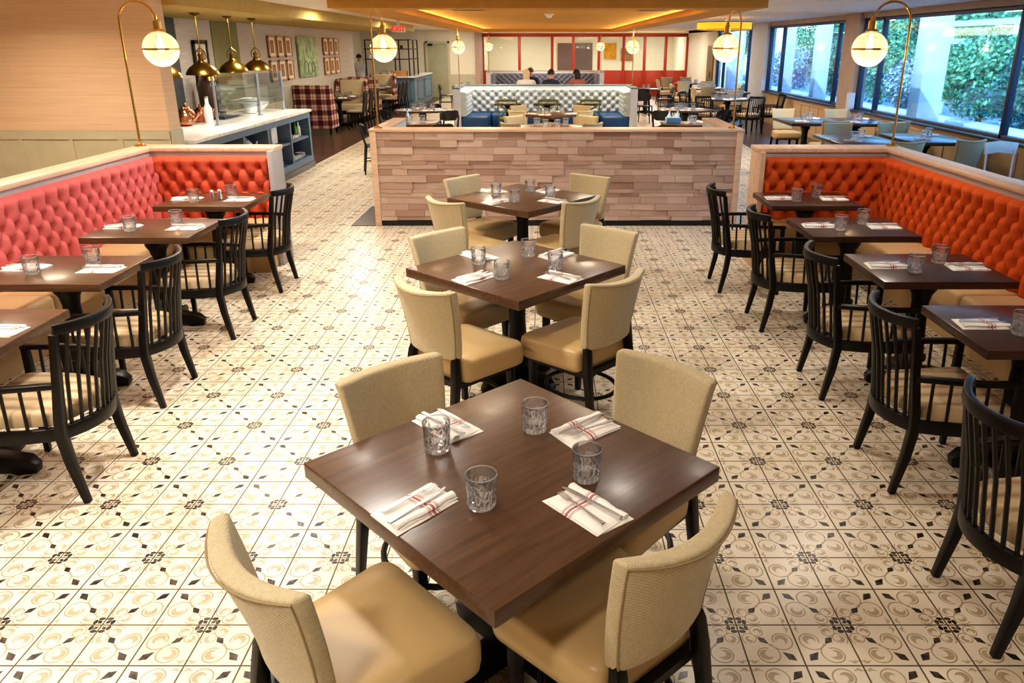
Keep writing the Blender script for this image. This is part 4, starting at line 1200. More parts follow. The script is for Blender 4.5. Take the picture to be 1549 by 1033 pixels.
solo('bowl',MB().lathe([(.09,0),(.10,.012),(.19,.10),(.225,.15),(.215,.15),(.18,.10),(.08,.02),(.001,.018)],28,capt=False),M['china'],'large white bowl behind the glass at the end of the marble counter','bowl',(-4.78,13.0,.972),smooth=True)
solo('bowl',MB().lathe([(.07,0),(.09,.012),(.10,.18),(.125,.24),(.115,.24),(.09,.18),(.07,.02),(.001,.018)],24,capt=False),M['china'],'tall white pitcher-shaped bowl midway along the marble counter','bowl',(-4.72,12.6,.972))
pot(-4.3,11.14,.545,1.25,'china','white teapot on the counter shelf','teapot'); pot(-4.3,10.82,.545,1.1,'black','black teapot on the counter shelf','teapot')
canister(-4.25,11.56,.545,.06,.2,'china','white lidded canister at the edge of the counter shelf')
t = thing('coffee_grinder','black coffee machine on the counter shelf beside a white box','machine',(-4.34,11.8,.545)); obj('body',MB().box(-.1,-.09,0,.1,.09,.2),M['black'],t,bevel=.01); obj('hopper',MB().lathe([(.05,.2),(.08,.29),(.08,.3)],14),M['gunmetal'],t)
solo('box',MB().box(-.12,-.13,0,.12,.13,.28),M['linen_white'],'white cardboard box on the upper counter shelf','box',(-4.34,12.12,.545),bevel=.004)
for i,(x,y,mt,l) in enumerate([(-4.2,13.08,'green_bottle','green bottle on the upper end shelf of the counter, first of four'),(-4.24,13.17,'green_bottle','green bottle on the upper end shelf of the counter, second of four'),(-4.2,13.26,'china','white bottle on the upper end shelf of the counter'),(-4.24,13.34,'green_bottle','green bottle at the end panel of the counter')]): bottle(x,y,.545,.25,.035,mt,l)
def cup(x,y,z,label,group): 
    t = thing('cup',label,'cup',(x,y,z),random.uniform(0,6),group)
    obj('bowl',MB().lathe([(.022,0),(.03,.008),(.042,.055),(.039,.055),(.027,.012),(.001,.01)],16,capt=False),M['china'],t); obj('handle',MB().tube([(.038,0,.045),(.06,0,.042),(.058,0,.02),(.034,0,.016)],.005,6),M['china'],t)
for i in range(6): cup(-4.13-.115*(i%2),12.68+.115*(i//2)+.02*(i%2),.545,'white cup on the upper end shelf beside the green bottles','cups on the upper end shelf')
for i in range(8): cup(-4.13-.13*(i%2),12.58+.125*(i//2)+.03*(i%2),.205,'white cup on the bottom end shelf of the counter','cups on the bottom end shelf')
for i in range(4): solo('saucer_plate',MB().lathe([(.05,0),(.085,.012),(.087,.016),(.05,.006)],20),M['china'],'white plate lying on the bottom shelf beside the cups','plate',(-4.2,13.22,.205+.016*i),group='plates on the bottom end shelf')
for i in range(3): solo('plate',MB().lathe([(.06,0),(.1,.014),(.102,.018),(.06,.006)],20),M['china'],'white plate stacked low in the counter bay near the coral banquette','plate',(-4.22,12.1,.205+.018*i),group='plates in the low bay')
# brass dome pendants over the counter
def dome(x,y,label):
    t = thing('dome_pendant',label,'lamp',(x,y,1.62)); ab = M['antique_brass']
    obj('shade', MB().lathe([(.225,0),(.222,.012),(.205,.05),(.165,.10),(.10,.145),(.055,.165),(.052,.165),(.098,.14),(.16,.095),(.2,.045),(.216,.01)],30,capb=False,capt=False), ab, t, ang=50)
    obj('neck', MB().lathe([(.055,.165),(.045,.19),(.035,.2),(.035,.25),(.045,.255),(.045,.265),(.02,.275),(.015,.30)],16), ab, t)
    for s in (-1,1): obj('yoke', MB().tube([(s*.045,0,.2),(s*.075,0,.225),(s*.06,0,.30),(0,0,.36)],.007,6), ab, t)
    obj('rod', MB().tube([(0,0,.28),(0,0,.79)],.009,8), ab, t); obj('canopy', MB().lathe([(.02,.76),(.065,.785),(.068,.8)],18), ab, t)
    obj('bulb', MB().sphere((0,0,.08),.04,12,8), M['bulb'], t)
dome(-4.72,9.85,'brass dome pendant half hidden behind the tan wall end'); dome(-4.72,11.0,'brass dome pendant over the coffee pots, second from the tan wall')
dome(-4.72,12.1,'brass dome pendant over the counter, third from the tan wall'); dome(-4.72,13.1,'brass dome pendant over the far end of the counter')
# back counter with dark coffee machine
t = thing('back_counter','low back counter behind the marble service counter','counter',(-5.62,12.6,0))
obj('cabinet',MB().box(-.25,-1.4,0,.25,1.2,.9),M['charcoal'],t,smooth=False); obj('worktop',MB().box(-.265,-1.42,.9,.28,1.22,.94),M['gunmetal'],t,bevel=.004)
t = thing('coffee_machine','tall dark coffee urn standing behind the sneeze guard','machine',(-5.6,13.2,.94))
obj('body',MB().lathe([(.17,0),(.18,.03),(.18,.42),(.15,.5),(.13,.52)],20),wood('urn_brown',hexc('#2d1d16'),hexc('#5b4436'),.35,2),t); obj('lid',MB().lathe([(.14,.52),(.12,.58),(.03,.62),(.03,.66)],18),M['antique_brass'],t); obj('tap',MB().tube([(.17,0,.08),(.25,0,.08),(.25,0,.03)],.012,8),M['steel'],t)
# pictures on the counter-side wall
picture(-5.88,13.7,1.69,.56,.80,'black-framed print on the alcove wall behind the brass pendants',M['photo_brown'],M['black'],'x',None,.06)
RN = ['upper','lower']; CN = ['first','middle','last']
for s_,(ya,l) in enumerate(((17.05,'group by the pendants'),(21.3,'group past the green painting'))):
    for r_ in range(2):
        for k in range(3):
            picture(-5.88,ya+.28+.55*k,1.98-.50*r_,.46,.44,'small oak-framed sepia print, %s row, %s of the %s'%(RN[r_],CN[k],l),M['photo_brown'],M['frame_oak'],'x','sepia prints on the grey wall',.03)
m,nt,b = newmat('green_canvas'); v = coord(nt,'Object',(1,1.6,1.2)); n1 = node(nt,'ShaderNodeTexNoise',Scale=2.2,Detail=5.0,Distortion=1.5); nt.links.new(v,n1.inputs['Vector'])
cr = nt.nodes.new('ShaderNodeValToRGB'); nt.links.new(n1.outputs[0],cr.inputs[0]); cr.color_ramp.elements[0].position=.3; cr.color_ramp.elements[0].color=c4(hexc('#5f7d45')); cr.color_ramp.elements[1].position=.7; cr.color_ramp.elements[1].color=c4(hexc('#c9d6a8')); nt.links.new(cr.outputs[0],b.inputs['Base Color'])
t = thing('canvas_picture','large green abstract canvas between the groups of small prints','painting',(-5.88,19.85,1.74)); obj('canvas',MB().box(0,-.75,-.46,.05,.75,.46),m,t,bevel=.004)
mb = MB()
for k,(y,z,r) in enumerate([(-.3,-.25,.16),(.02,-.27,.15),(.3,-.24,.12)]): mb.tube([(.052,y+r*cos(q*.4488),z+r*sin(q*.4488)) for q in range(14)],.008,5,closed=True)
obj('painted_loops',mb,M['charcoal'],t)

# ------------------------------------------------------------------ banquet side: plaid settees, long tables, slat chairs
ws = Proto(make_wing_settee(.86))
ws.put((-5.44,18.74,0),0,'plaid-backed high settee right past the marble counter','plaid settees'); ws.put((-5.42,22.15,0),PI,'cream-fronted high settee facing the first plaid one','plaid settees')
ws.put((-5.42,23.86,0),0,'plaid-backed high settee in front of the slate-blue bar','plaid settees'); ws.put((-5.42,26.5,0),PI,'cream-fronted high settee with its back against the bar','plaid settees')
lt = Proto(make_table(1.0,1.75,.05,'dark_wood','long_table',0,.3))
lt.put((-5.32,20.4,0),0,'long dark table between the first pair of high settees'); lt.put((-5.32,25.15,0),0,'long dark table between the settees by the bar')
lc = Proto(make_ladder_chair)
for y,n in ((19.7,'first'),(20.4,'middle'),(21.1,'last')): lc.put((-4.72,y,0),PI/2,'dark slat-back chair at the first settee table, %s of three'%n,'slat chairs at the long tables')
for y,n in ((24.5,'first'),(25.15,'middle'),(25.8,'last')): lc.put((-4.72,y,0),PI/2,'dark slat-back chair at the settee table by the bar, %s of three'%n,'slat chairs at the long tables')
def far_set(cx,cy,pts,where,z=.7525,nap=True):
    for i,(dx,dy) in enumerate(pts): tumbler((cx+dx*.8,cy+dy*.8,z),'tumbler on the '+where,'tumblers on the '+where,1.25)
    if nap:
        for i,(dx,dy) in enumerate([q_ for q_ in pts if math.hypot(*q_) > .19][:4]): napkin((cx+dx*(.8+.135/math.hypot(dx,dy)),cy+dy*(.8+.135/math.hypot(dx,dy)),z),math.atan2(dy,dx)+PI/2,'folded napkin on the '+where,'napkins on the '+where)
far_set(-5.3,20.3,[(-.25,-.5),(.2,-.45),(-.25,.1),(.22,.2),(-.2,.6),(.22,.65)],'long table between the first high settees')
far_set(-5.3,25.1,[(-.25,-.5),(.2,-.45),(-.25,.1),(.22,.2)],'long table between the settees by the bar')

# ------------------------------------------------------------------ bar with shelving
t = thing('bar_counter','slate-blue panelled bar with pale stone top near the service door','bar',(-5.4,27.4,0))
obj('front_panel',MB().box(-6.2,27.2,0,-4.45,27.6,.97),M['bar_blue'],t,world=True,smooth=False); obj('side_panel',MB().box(-4.75,27.6,0,-4.45,31.4,.97),M['bar_blue'],t,world=True,smooth=False)
for xa,xb in ((-6.1,-5.35),(-5.25,-4.55)): obj('moulding',MB().box(xa,27.18,.2,xb,27.2,.24).box(xa,27.18,.82,xb,27.2,.86).box(xa,27.18,.2,xa+.04,27.2,.86).box(xb-.04,27.18,.2,xb,27.2,.86),M['navy_cab'],t,world=True)
for ya,yb in ((27.8,29.3),(29.5,31.2)): obj('moulding',MB().box(-4.45,ya,.2,-4.43,yb,.24).box(-4.45,ya,.82,-4.43,yb,.86).box(-4.45,ya,.2,-4.43,ya+.06,.86).box(-4.45,yb-.06,.2,-4.43,yb,.86),M['navy_cab'],t,world=True)
obj('stone_top',MB().box(-6.25,27.12,.97,-4.40,27.66,1.01).box(-4.80,27.66,.97,-4.40,31.45,1.01),M['marble'],t,world=True)
t = thing('open_shelving','black metal open shelving standing on the bar','shelving',(-5.4,27.5,1.01)); bk=M['black']
for x in (-6.1,-5.85,-5.1,-4.95,-4.62): obj('upright',MB().box(x-.02,27.35,1.01,x+.02,27.39,2.2 if x<-5.9 or x>-5.2 else 1.6),bk,t,world=True,smooth=False)
for y in (28.3,29.2): obj('upright',MB().box(-4.64,y,1.01,-4.60,y+.04,2.2),bk,t,world=True,smooth=False)
for z in (1.55,1.88): obj('shelf',MB().box(-6.14,27.3,z,-4.6,27.5,z+.03),bk,t,world=True,smooth=False)
for z in (1.55,1.88,2.18): obj('shelf',MB().box(-4.66,27.5,z,-4.58,29.24,z+.03),bk,t,world=True,smooth=False)
obj('top_frame',MB().box(-5.12,27.35,2.17,-4.6,27.39,2.2).box(-6.12,27.35,2.17,-5.83,27.39,2.2),bk,t,world=True,smooth=False)
for i,(x,z,s) in enumerate([(-5.6,1.583,.9),(-5.3,1.583,.8),(-4.87,1.913,.55),(-5.98,1.583,.7)]): canister(x,27.44 if x<-5 else 27.42,z,.09*s,.2*s,['china','gunmetal','black','china'][i],['white jar on the black shelving, over the cloche','grey jar on the lower black shelf','black jar on the upper black shelf','small white jar at the end of the black shelf'][i],'jar','jar')
solo('cake_dome',MB().sphere((0,0,0),.2,20,8,t0=.5,t1=1),M['pane_clear'],'clear glass cake dome on the bar under the shelving','dome',(-5.5,27.4,1.012)); 
t = thing('wooden_crate','wooden slatted crate on the slate-blue bar','crate',(-4.95,27.3,1.012)); obj('front_board',MB().box(-.28,-.13,0,.28,-.11,.18),M['crate'],t); obj('back_board',MB().box(-.28,.0,0,.28,.02,.18),M['crate'],t); obj('bottom_board',MB().box(-.26,-.11,0,.26,.0,.02),M['crate'],t)
for s in (-1,1): obj('end_board',MB().box(s*.28,-.13,0,s*.26,.02,.18),M['crate'],t)

# ------------------------------------------------------------------ tufted booths in the middle of the room
def booth(y0,y1,xl,xr,tm,seatm,label,top,rows):
    t = thing('tufted_booth',label,'booth',((xl+xr)/2,(y0+y1)/2,0)); pw=.17
    P = [(xl,y0),(xl+pw,y0),(xl+pw,y1-.25),(xr-pw,y1-.25),(xr-pw,y0),(xr,y0),(xr,y1),(xl,y1)]
    obj('partition_panel',MB().prism(P,0,top-.035),M['pillar_white'],t,world=True,smooth=False)
    obj('cap_rail',MB().prism([(x+(.015 if x>0 else -.015),y) for x,y in P],top-.035,top),M['bar_blue'] if seatm=='blue_leather' else M['plaster_grey'],t,world=True,bevel=.003)
    H = top-.09-.47; a_=.105
    mb=MB(); tuft(mb,(xl+pw,y1-.25,.47),(1,0,0),(0,0,1),(0,-1,0),xr-xl-2*pw,H,a=a_,b=.092,D=.065,top=.07,du=.015,rows=rows); obj('tufted_back',mb,M[tm],t,world=True,ang=180)
    mb=MB(); tuft(mb,(xl+pw,y0+.02,.47),(0,1,0),(0,0,1),(1,0,0),y1-y0-.29,H,a=a_,b=.092,D=.065,top=.07,du=.015,rows=rows,lift=.08); obj('tufted_side',mb,M[tm],t,world=True,ang=180)
    mb=MB(); tuft(mb,(xr-pw,y1-.27,.47),(0,-1,0),(0,0,1),(-1,0,0),y1-y0-.29,H,a=a_,b=.092,D=.065,top=.07,du=.015,rows=rows,lift=.08); obj('tufted_side',mb,M[tm],t,world=True,ang=180)
    for xa,xb in ((xl+pw,xl+pw+.62),(xr-pw-.62,xr-pw)): obj('seat_cushion',MB().box(xa,y0+.02,.05,xb,y1-.27,.47),M[seatm],t,world=True,bevel=.05,seg=3)
    obj('seat_cushion',MB().box(xl+pw+.63,y1-.78,.05,xr-pw-.63,y1-.27,.47),M[seatm],t,world=True,bevel=.05,seg=3)
booth(17.8,19.4,-2.06,2.12,'silver_tuft','blue_leather','silver-blue tufted booth with blue leather seats behind the plank divider',1.11,6)
booth(29.0,30.4,-2.12,2.20,'slate_tuft','slate_tuft','slate-grey tufted booth at the far end before the red divider',1.11,6)
arc_lamp((-1.98,18.5,1.112),-.03,.33,'brass arc lamp on the coral-side arm of the silver-blue booth',energy=6); arc_lamp((2.06,18.5,1.112),.02,.33,'brass arc lamp on the window-side arm of the silver-blue booth',energy=6)
arc_lamp((-2.06,29.7,1.112),.0,.33,'brass arc lamp on the coral-side arm of the slate-grey booth',energy=6); arc_lamp((2.12,29.7,1.112),.0,.33,'brass arc lamp on the window-side arm of the slate-grey booth',energy=6)
st = Proto(make_table(.62,.55,.04,'dark_wood','cafe_table',PI/4,.24))
xb_ = Proto(make_xback)
for x,n in ((-.83,'coral-side'),(.07,'middle'),(1.0,'window-side')):
    st.put((x,18.15,0),0,'small dark table before the silver-blue booth, %s one'%n,'tables at the silver-blue booth')
    xb_.put((x+.02,17.55,0),0,'green cross-back chair before the silver-blue booth, %s one'%n,'green cross-back chairs')
    far_set(x,18.15,[(-.12,-.1),(.14,.08)],'%s table of the silver-blue booth'%n,.7505,False)
# tables between divider and booth
tp.put((.13,15.3,0),PI/4+.03,'square dark table behind the plank divider, before the green chairs'); tp.put((.12,12.85,0),PI/4,'square dark table just over the plank divider')
far_set(.13,15.3,[(-.28,-.12),(-.1,-.34),(.28,-.1),(.08,.3)],'square table before the green chairs'); far_set(.12,12.85,[(-.3,.1),(-.12,-.22),(.3,.1),(.12,-.25)],'square table just over the plank divider',.7525,False)
for cx,cy,wh in ((.13,15.3,'square table before the green chairs'),(.12,12.85,'square table just over the plank divider')):
    for k in range(4):
        a = PI/4+k*PI/2; d=Vector((cos(a),sin(a))); o=Vector((cx,cy))+d*.66
        chair.put((o.x,o.y,0),math.atan2(-d.y,-d.x)-PI/2,'cream woven chair at the %s, %s'%(wh,SEAT[k].replace('orange side','window side').replace('plank-divider end','booth end').replace('camera end','divider end')),'cream chairs behind the plank divider')
# coral side behind the divider
rt_ = Proto(make_round_table(.5,'dark_wood',1.12)); sc = Proto(make_shell_chair)
rt_.put((-2.52,16.2,0),0,'round dark table on the coral side behind the plank divider'); far_set(-2.52,16.2,[(-.2,-.1),(.1,-.2),(.25,.1),(-.05,.2)],'round table on the coral side')
sc.put((-3.02,15.75,0),-PI/4,'black shell chair with its back to the settees, at the coral-side round table'); sc.put((-1.98,15.6,0),PI/5,'black shell chair beside the silver-blue booth, at the coral-side round table'); sc.put((-2.45,17.0,0),PI,'black shell chair behind the coral-side round table')
rt2 = Proto(make_table(.75,.75,.05,'table_wood','square_table',0,.28))
rt2.put((-2.22,13.4,0),0,'small square table in the coral-side return of the plank divider'); far_set(-2.22,13.4,[(-.1,-.1),(.15,.1)],'small table by the coral-side return')
bottle(-2.36,13.5,.7505,.22,.03,'steel','steel bottle on the small table by the coral-side return'); 
sc.put((-2.74,12.75,0),-PI/2.4,'black shell chair standing out past the coral-side end of the plank divider'); sc.put((-1.75,12.9,0),PI/7,'black shell chair with only its back rim over the plank divider'); 
sc.put((-3.25,26.3,0),-PI/2,'black shell chair far off beside the silver-blue booth pillar'); rt2.put((-2.65,26.4,0),0,'dark table far off beside the silver-blue booth'); far_set(-2.65,26.4,[(-.15,-.1),(.15,.1)],'far table beside the silver-blue booth')
# window side behind the divider
rt_.put((2.95,16.3,0),0,'round dark table on the window side behind the plank divider'); far_set(2.95,16.3,[(-.25,-.1),(-.05,-.25),(.2,.05),(-.1,.2)],'round table on the window side')
sc.put((2.42,15.62,0),-PI/7,'black shell chair beside the blue leather seat, at the window-side round table'); sc.put((3.42,15.75,0),PI/4,'black shell chair angled at the window-side round table'); sc.put((2.9,17.1,0),PI,'black shell chair behind the window-side round table')
rt2.put((2.42,13.3,0),0,'square table in the window-side return of the plank divider'); far_set(2.42,13.3,[(.12,-.05),(.2,.12)],'square table by the window-side return')
solo('napkin_box',MB().box(-.12,-.08,0,.12,.08,.10),M['blue_paper'],'light blue box on the table behind the window end of the divider','box',(2.2,13.3,.751),bevel=.01)
for x,l in ((2.16,'white shaker bottle standing behind the light blue box'),(2.30,'white shaker bottle behind the blue box, closer to the windows')): bottle(x,13.45,.751,.2,.035,'china',l,None,'steel')
sc.put((3.0,12.85,0),PI/2.4,'black shell chair standing out past the window-side end of the plank divider'); sc.put((2.1,12.75,0),-PI/9,'black shell chair with its rim over the window end of the divider')
rt2.put((3.15,24.4,0),0,'dark table far off by the red divider, with black chairs'); far_set(3.15,24.4,[(-.1,-.1),(.12,.1)],'far table by the red divider')
sc.put((2.95,23.7,0),0,'black shell chair with its back to us at the far table by the red divider'); sc.put((3.75,24.3,0),PI/2,'black shell chair on the window side of the far table by the red divider')
sc.put((2.75,21.4,0),-.3,'black shell chair alone beside the silver-blue booth end')
bigr = Proto(make_round_table(.62,'dark_wood',1.0)); bigr.put((4.62,19.75,0),0,'large round dark table with spindle armchairs by the far windows'); far_set(4.62,19.75,[(-.38,-.06),(-.08,-.34),(.12,-.2),(.3,-.1),(.35,.1),(-.1,.25)],'large round table by the far windows')
arm.put((4.0,19.0,0),-PI/4,'dark spindle armchair with its back to us at the large round table'); arm.put((4.95,18.85,0),PI/9,'dark spindle armchair in front of the window pillar, at the large round table'); arm.put((5.62,19.5,0),PI/2,'dark spindle armchair beside the wainscot under the middle window'); arm.put((3.85,20.4,0),-PI*.68,'dark spindle armchair behind the large round table on the booth side')
# pale chairs and tables by the far windows
for x,y,l in ((5.1,24.7,'white-set round table by the end window pillar'),(5.2,28.2,'white-set round table farthest off by the windows'),(5.3,22.4,'white-set round table just past the spindle armchairs')):
    rt_.put((x,y,0),0,l); far_set(x,y,[(-.25,-.15),(-.05,-.3),(.2,-.2),(.3,.1),(-.1,.25),(-.3,.1)],l)
for x,y,rz,l in ((4.9,23.85,0,'pale chair with its back to us at the pillar-side white-set table'),(5.85,24.6,PI/2,'pale chair under the end window at the pillar-side white-set table'),(4.3,24.9,-PI/2,'pale chair on the aisle side of the pillar-side white-set table'),(4.8,27.4,0,'pale chair with its back to us at the farthest white-set table'),(5.6,27.4,0,'second pale chair with its back to us at the farthest white-set table'),(4.35,28.4,-PI/2,'pale chair on the aisle side of the farthest white-set table'),(5.15,21.6,.2,'pale chair just behind the large round table'),(4.55,22.6,-PI/2,'pale chair between aisle and the table past the spindle armchairs'),(4.75,30.9,0,'pale high chair on the aisle before the red divider'),(5.5,31,0,'pale chair farthest off before the red divider')):
    chair.put((x,y,0),rz,l,'pale chairs by the far windows')
# window-side tables behind the orange banquette
wt = Proto(make_table(.86,1.15,.05,'dark_wood','window_table',0,.28))
for x,y,l in ((4.66,13.85,'dark window-side table nearer the aisle, beyond the banquette'),(5.52,13.75,'dark window-side table against the window pillar'),(4.45,11.0,'dark window-side table closer to the orange banquette lamp'),(5.5,11.15,'dark window-side table under the wide window')):
    wt.put((x,y,0),0,l); far_set(x,y,[(-.12,-.2),(.16,.22)],l)
for x,y,rz,l in ((4.62,14.85,PI,'cream chair facing us at the aisle window table'),(4.72,12.85,0,'cream chair with its back to us at the aisle window table'),(5.6,14.75,PI,'cream chair facing us by the window pillar'),(5.72,12.82,-.1,'cream chair with its back to us by the window pillar'),(4.62,11.95,PI,'cream chair facing us beyond the orange banquette lamp'),(4.62,10.05,0,'cream chair with its back to us beside the orange banquette lamp'),(5.5,12.05,PI,'cream chair facing us at the table under the wide window'),(5.45,10.2,.25,'cream chair with its back to us under the wide window')):
    chair.put((x,y,0),rz,l,'cream chairs at the window tables')
t = thing('bistro_chair','white cross-legged bistro chair past the end of the window wainscot','chair',(5.55,9.15,0)); wm=M['white_metal']
obj('seat',MB().lathe([(.2,.45),(.21,.46),(.21,.475),(.19,.48)],24),wm,t); obj('backrest',MB().rect([(-.2,.2,.82),(0,.24,.84),(.2,.2,.82)],.02,.14),wm,t,bevel=.006)
for s in (-1,1):
    obj('leg',MB().tube([(s*.17,.2,.8),(s*.16,.17,.46),(s*.19,-.2,0)],.012,8),wm,t); obj('leg',MB().tube([(s*.16,-.15,.46),(s*.19,.22,0)],.012,8),wm,t)
# drum pendant
t = thing('drum_pendant','wide glowing yellow drum pendant hanging in front of the far windows','lamp',(4.05,18.2,2.34))
obj('shade',MB().lathe([(.60,0),(.60,.16)],48,capb=False,capt=False),M['drum'],t); 
for z in (0,.155): obj('rim',MB().lathe([(.598,z-.006),(.606,z-.006),(.606,z+.010),(.598,z+.010)],48,capb=False,capt=False),M['antique_brass'],t)
obj('stem',MB().tube([(0,0,.05),(0,0,.26)],.01,8),M['brass'],t); obj('canopy',MB().lathe([(.06,.235),(.07,.26)],18),M['brass'],t)
for k in range(3): obj('spider_arm',MB().tube([(0,0,.08),(.6*cos(k*2.09),.6*sin(k*2.09),.08)],.006,6),M['brass'],t)
for k in range(5): obj('bulb',MB().sphere((.35*cos(k*1.257+.3),.35*sin(k*1.257+.3),.07),.035,10,8),M['bulb'],t)

# ------------------------------------------------------------------ people
def skin_mesh(name, verts, edges, mat, parent, sub=2):
    me = bpy.data.meshes.new(name); me.from_pydata([v[:3] for v in verts],edges,[])
    o = bpy.data.objects.new(name,me); COL.objects.link(o)
    md = o.modifiers.new('skin','SKIN'); md.use_smooth_shade=True
    for i,v in enumerate(verts):
        sv = me.skin_vertices[0].data[i]; sv.radius=(v[3],v[4] if len(v)>4 else v[3]); sv.use_root = (i==0)
    s = o.modifiers.new('sub','SUBSURF'); s.levels=sub; s.render_levels=sub
    dg = bpy.context.evaluated_depsgraph_get(); nm = bpy.data.meshes.new_from_object(o.evaluated_get(dg))
    o.modifiers.clear(); o.data = nm; nm.materials.clear(); nm.materials.append(mat)
    o.parent = parent; return o
def person(loc, rz, hair, top, label, seated=True, lean=.06, long=False, turn=0.0):
    t = thing('person',label,'person',loc,rz)
    z0 = .59 if seated else .92
    V = [(0,0,z0,.15,.11),(0,.01,z0+.2,.14,.10),(0,.0+lean*.5,z0+.42,.18,.10),(0,lean,z0+.53,.08,.06),(0,lean+.015,z0+.59,.052),(0,lean+.03,z0+.63,.062,.075),(0,lean+.035,z0+.70,.075,.09),(0,lean+.03,z0+.755,.06,.07)]
    E_ = [(0,1),(1,2),(2,3),(3,4),(4,5),(5,6),(6,7)]
    for s in (-1,1):
        b = len(V)
        if seated: V += [(s*.20,lean*.7,z0+.49,.06),(s*.24,lean+.06,z0+.25,.045),(s*.15,lean+.28,z0+.27,.036),(s*.11,lean+.36,z0+.29,.03,.018)]
        else: V += [(s*.19,lean*.7,z0+.46,.055),(s*.24,.02,z0+.2,.045),(s*.2,.2,z0+.08,.036),(s*.17,.28,z0+.08,.03,.018)]
        E_ += [(2,b),(b,b+1),(b+1,b+2),(b+2,b+3)]
        b = len(V)
        if seated: V += [(s*.10,.05,z0-.0,.085),(s*.12,.42,z0-.0,.065),(s*.12,.42,.10,.045),(s*.12,.52,.04,.04,.03)]
        else: V += [(s*.09,0,z0-.05,.09),(s*.10,0,.5,.065),(s*.10,-.01,.09,.045),(s*.10,.12,.04,.045,.03)]
        E_ += [(0,b),(b,b+1),(b+1,b+2),(b+2,b+3)]
    body = skin_mesh('body',V,E_,M['skin'],t)
    def cloth(name, mat, keep, off):
        bm = bmesh.new(); bm.from_mesh(body.data); bm.normal_update()
        for v in bm.verts: v.co += v.normal*off
        bmesh.ops.delete(bm, geom=[f for f in bm.faces if not keep(f.calc_center_median())], context='FACES')
        me = bpy.data.meshes.new(name); bm.to_mesh(me); bm.free(); me.materials.clear(); me.materials.append(mat)
        o = bpy.data.objects.new(name, me); COL.objects.link(o); o.parent = t
    cloth('shirt', M[top], lambda c: z0-.06 < c.z < z0+.565 and (c.y < lean+.26 if seated else c.y < .2) and (abs(c.x) < .3), .012)
    cloth('trousers', M['charcoal'], lambda c: .08 < c.z < z0+(.10 if not seated else .02) and (c.y < .5) and (seated or (c.y < .16 and abs(c.x) < .19)), .009)
    hc = (0,lean+.025,z0+.715)
    mb = MB().sphere(hc,.105,18,10,sx=.9,sy=1.08,sz=1.0,t0=.42,t1=1.0)
    mb.v = [(x,y-(.02 if z<hc[2]+.05 else 0),z) for x,y,z in mb.v]
    obj('hair',mb,M[hair],t,ang=80)
    if long: obj('hair_fall',MB().sphere((0,lean-.055,z0+.63),.1,14,10,sx=.95,sy=.5,sz=1.5),M[hair],t,ang=80)
    for s in (-1,1): obj('eye',MB().sphere((s*.03,lean+.108,z0+.695),.009,8,6),M['black'],t); obj('ear',MB().sphere((s*.078,lean+.03,z0+.69),.022,8,6,sx=.4),M['skin'],t)
    obj('nose',MB().tube([(0,lean+.115,z0+.69),(0,lean+.135,z0+.665)],[.008,.013],8),M['skin'],t); obj('mouth',MB().tube([(-.022,lean+.112,z0+.64),(.022,lean+.112,z0+.64)],.005,6),M['pink_cloth'],t)
    return t
lt2 = Proto(make_table(1.7,.8,.05,'dark_wood','long_table',PI/4,.28)); lt2.put((.15,22.5,0),0,'long dark table where four people sit past the silver-blue booth')
person((-.48,21.55,0),.1,'hair_blond','white_cloth','person with blond hair in white, seated with back to us past the booth',long=True)
person((-.40,23.35,0),PI,'hair_red','navy_cloth','person with auburn hair seated facing us at the long table')
person((.16,21.5,0),-.45,'hair_dark','navy_cloth','person with black hair in navy, seated side-on past the booth')
person((.95,21.55,0),.5,'hair_dark','pink_cloth','person with long dark hair in rose top, leaning in at the long table',long=True,lean=.12)
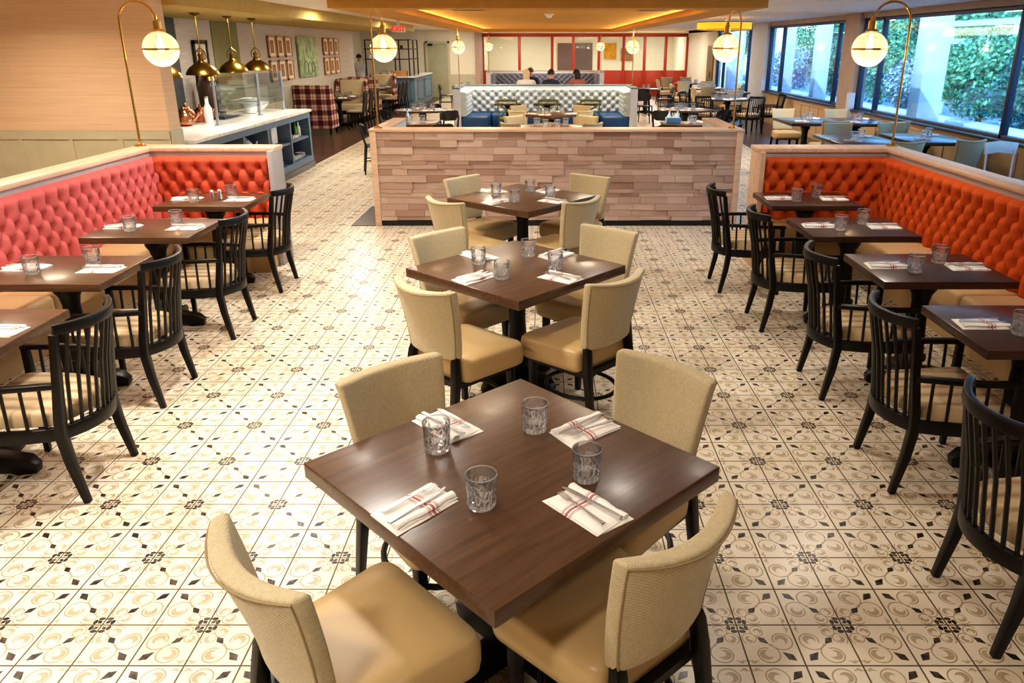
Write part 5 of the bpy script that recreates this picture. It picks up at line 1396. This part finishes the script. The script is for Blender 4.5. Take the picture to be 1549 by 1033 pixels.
for x,y,rz,l in ((-.48,21.55,0,'blond person'),(.16,21.5,-.45,'person in navy'),(.95,21.55,.5,'person in the rose top'),(-.40,23.35,PI,'auburn-haired person')): lc.put((x+.10*sin(rz),y-.10*cos(rz),0),rz,'dark slat-back chair under the %s past the booth'%l,'chairs of the seated people')
person((-6.45,27.9,0),0.3,'hair_dark','white_cloth','person with dark hair in a white shirt standing behind the bar',seated=False)
# ------------------------------------------------------------------ light
WARM = (1,.86,.66); NEUT = (1,.94,.85)
def down(x,y,e,size=.24,col=NEUT,spread=150): return lamp('AREA',(x,y,2.57),e,col,size,(0,0,0),spread=math.radians(spread))
for x,y,e in [(-2.4,1.2,33),(-.9,.3,24),(1.4,.8,7),(-1.4,3.6,36),(-3.0,3.6,26),(-1.2,5.6,20),(1.0,4.4,9),(-2.6,6.6,30),(2.4,5.9,12),(2.6,3.0,5),(-1.0,8.0,16),(1.2,8.0,14)]:
    down(x,y,e)
for x,y in [(-5.0,5.0),(-5.0,7.2)]: down(x,y,30,.4,WARM)
for x,y in [(-1.2,13.5),(1.5,13.5),(-1.2,18.5),(1.5,18.5),(-1.2,24),(1.5,24),(0,29)]: lamp('AREA',(x,y,2.55),52,WARM,.5,(0,0,0))
for x,y in [(-3.5,14),(-3.5,20),(-3.5,26),(-3.4,30.5),(4.5,14),(4.5,19),(4.7,25),(4.7,31)]: lamp('AREA',(x,y,2.57),48,NEUT,.5,(0,0,0))
for y in (16.2,18.0,20.0,22.3): lamp('SPOT',(-5.2,y,2.40),40,WARM,.05,(0,-.5,0),spot_size=1.2,spot_blend=.8)
for y in (10.2,12.2): lamp('AREA',(-4.35,y,2.40),26,NEUT,.3,(0,0,0))  # unseen lights added to brighten the marble counter
for x in (-1,1.7,4.6): lamp('AREA',(x,33.0,2.55),22,NEUT,.5,(0,0,0))
for x in (-1,2,5): lamp('AREA',(x,36.2,2.55),48,NEUT,.8,(0,0,0))
# unseen area lights added along the beams to brighten the ochre tray
for x,rot in ((-2.15,-1.9),(2.4,1.9)): lamp('AREA',(x,21,2.47),60,(1,.72,.34),.3,(0,rot,0),shape='RECTANGLE',size_y=17)
# daylight
lamp('SUN',(0,0,10),6.0,(1,.95,.86),.01,(math.radians(28),math.radians(-38),0))
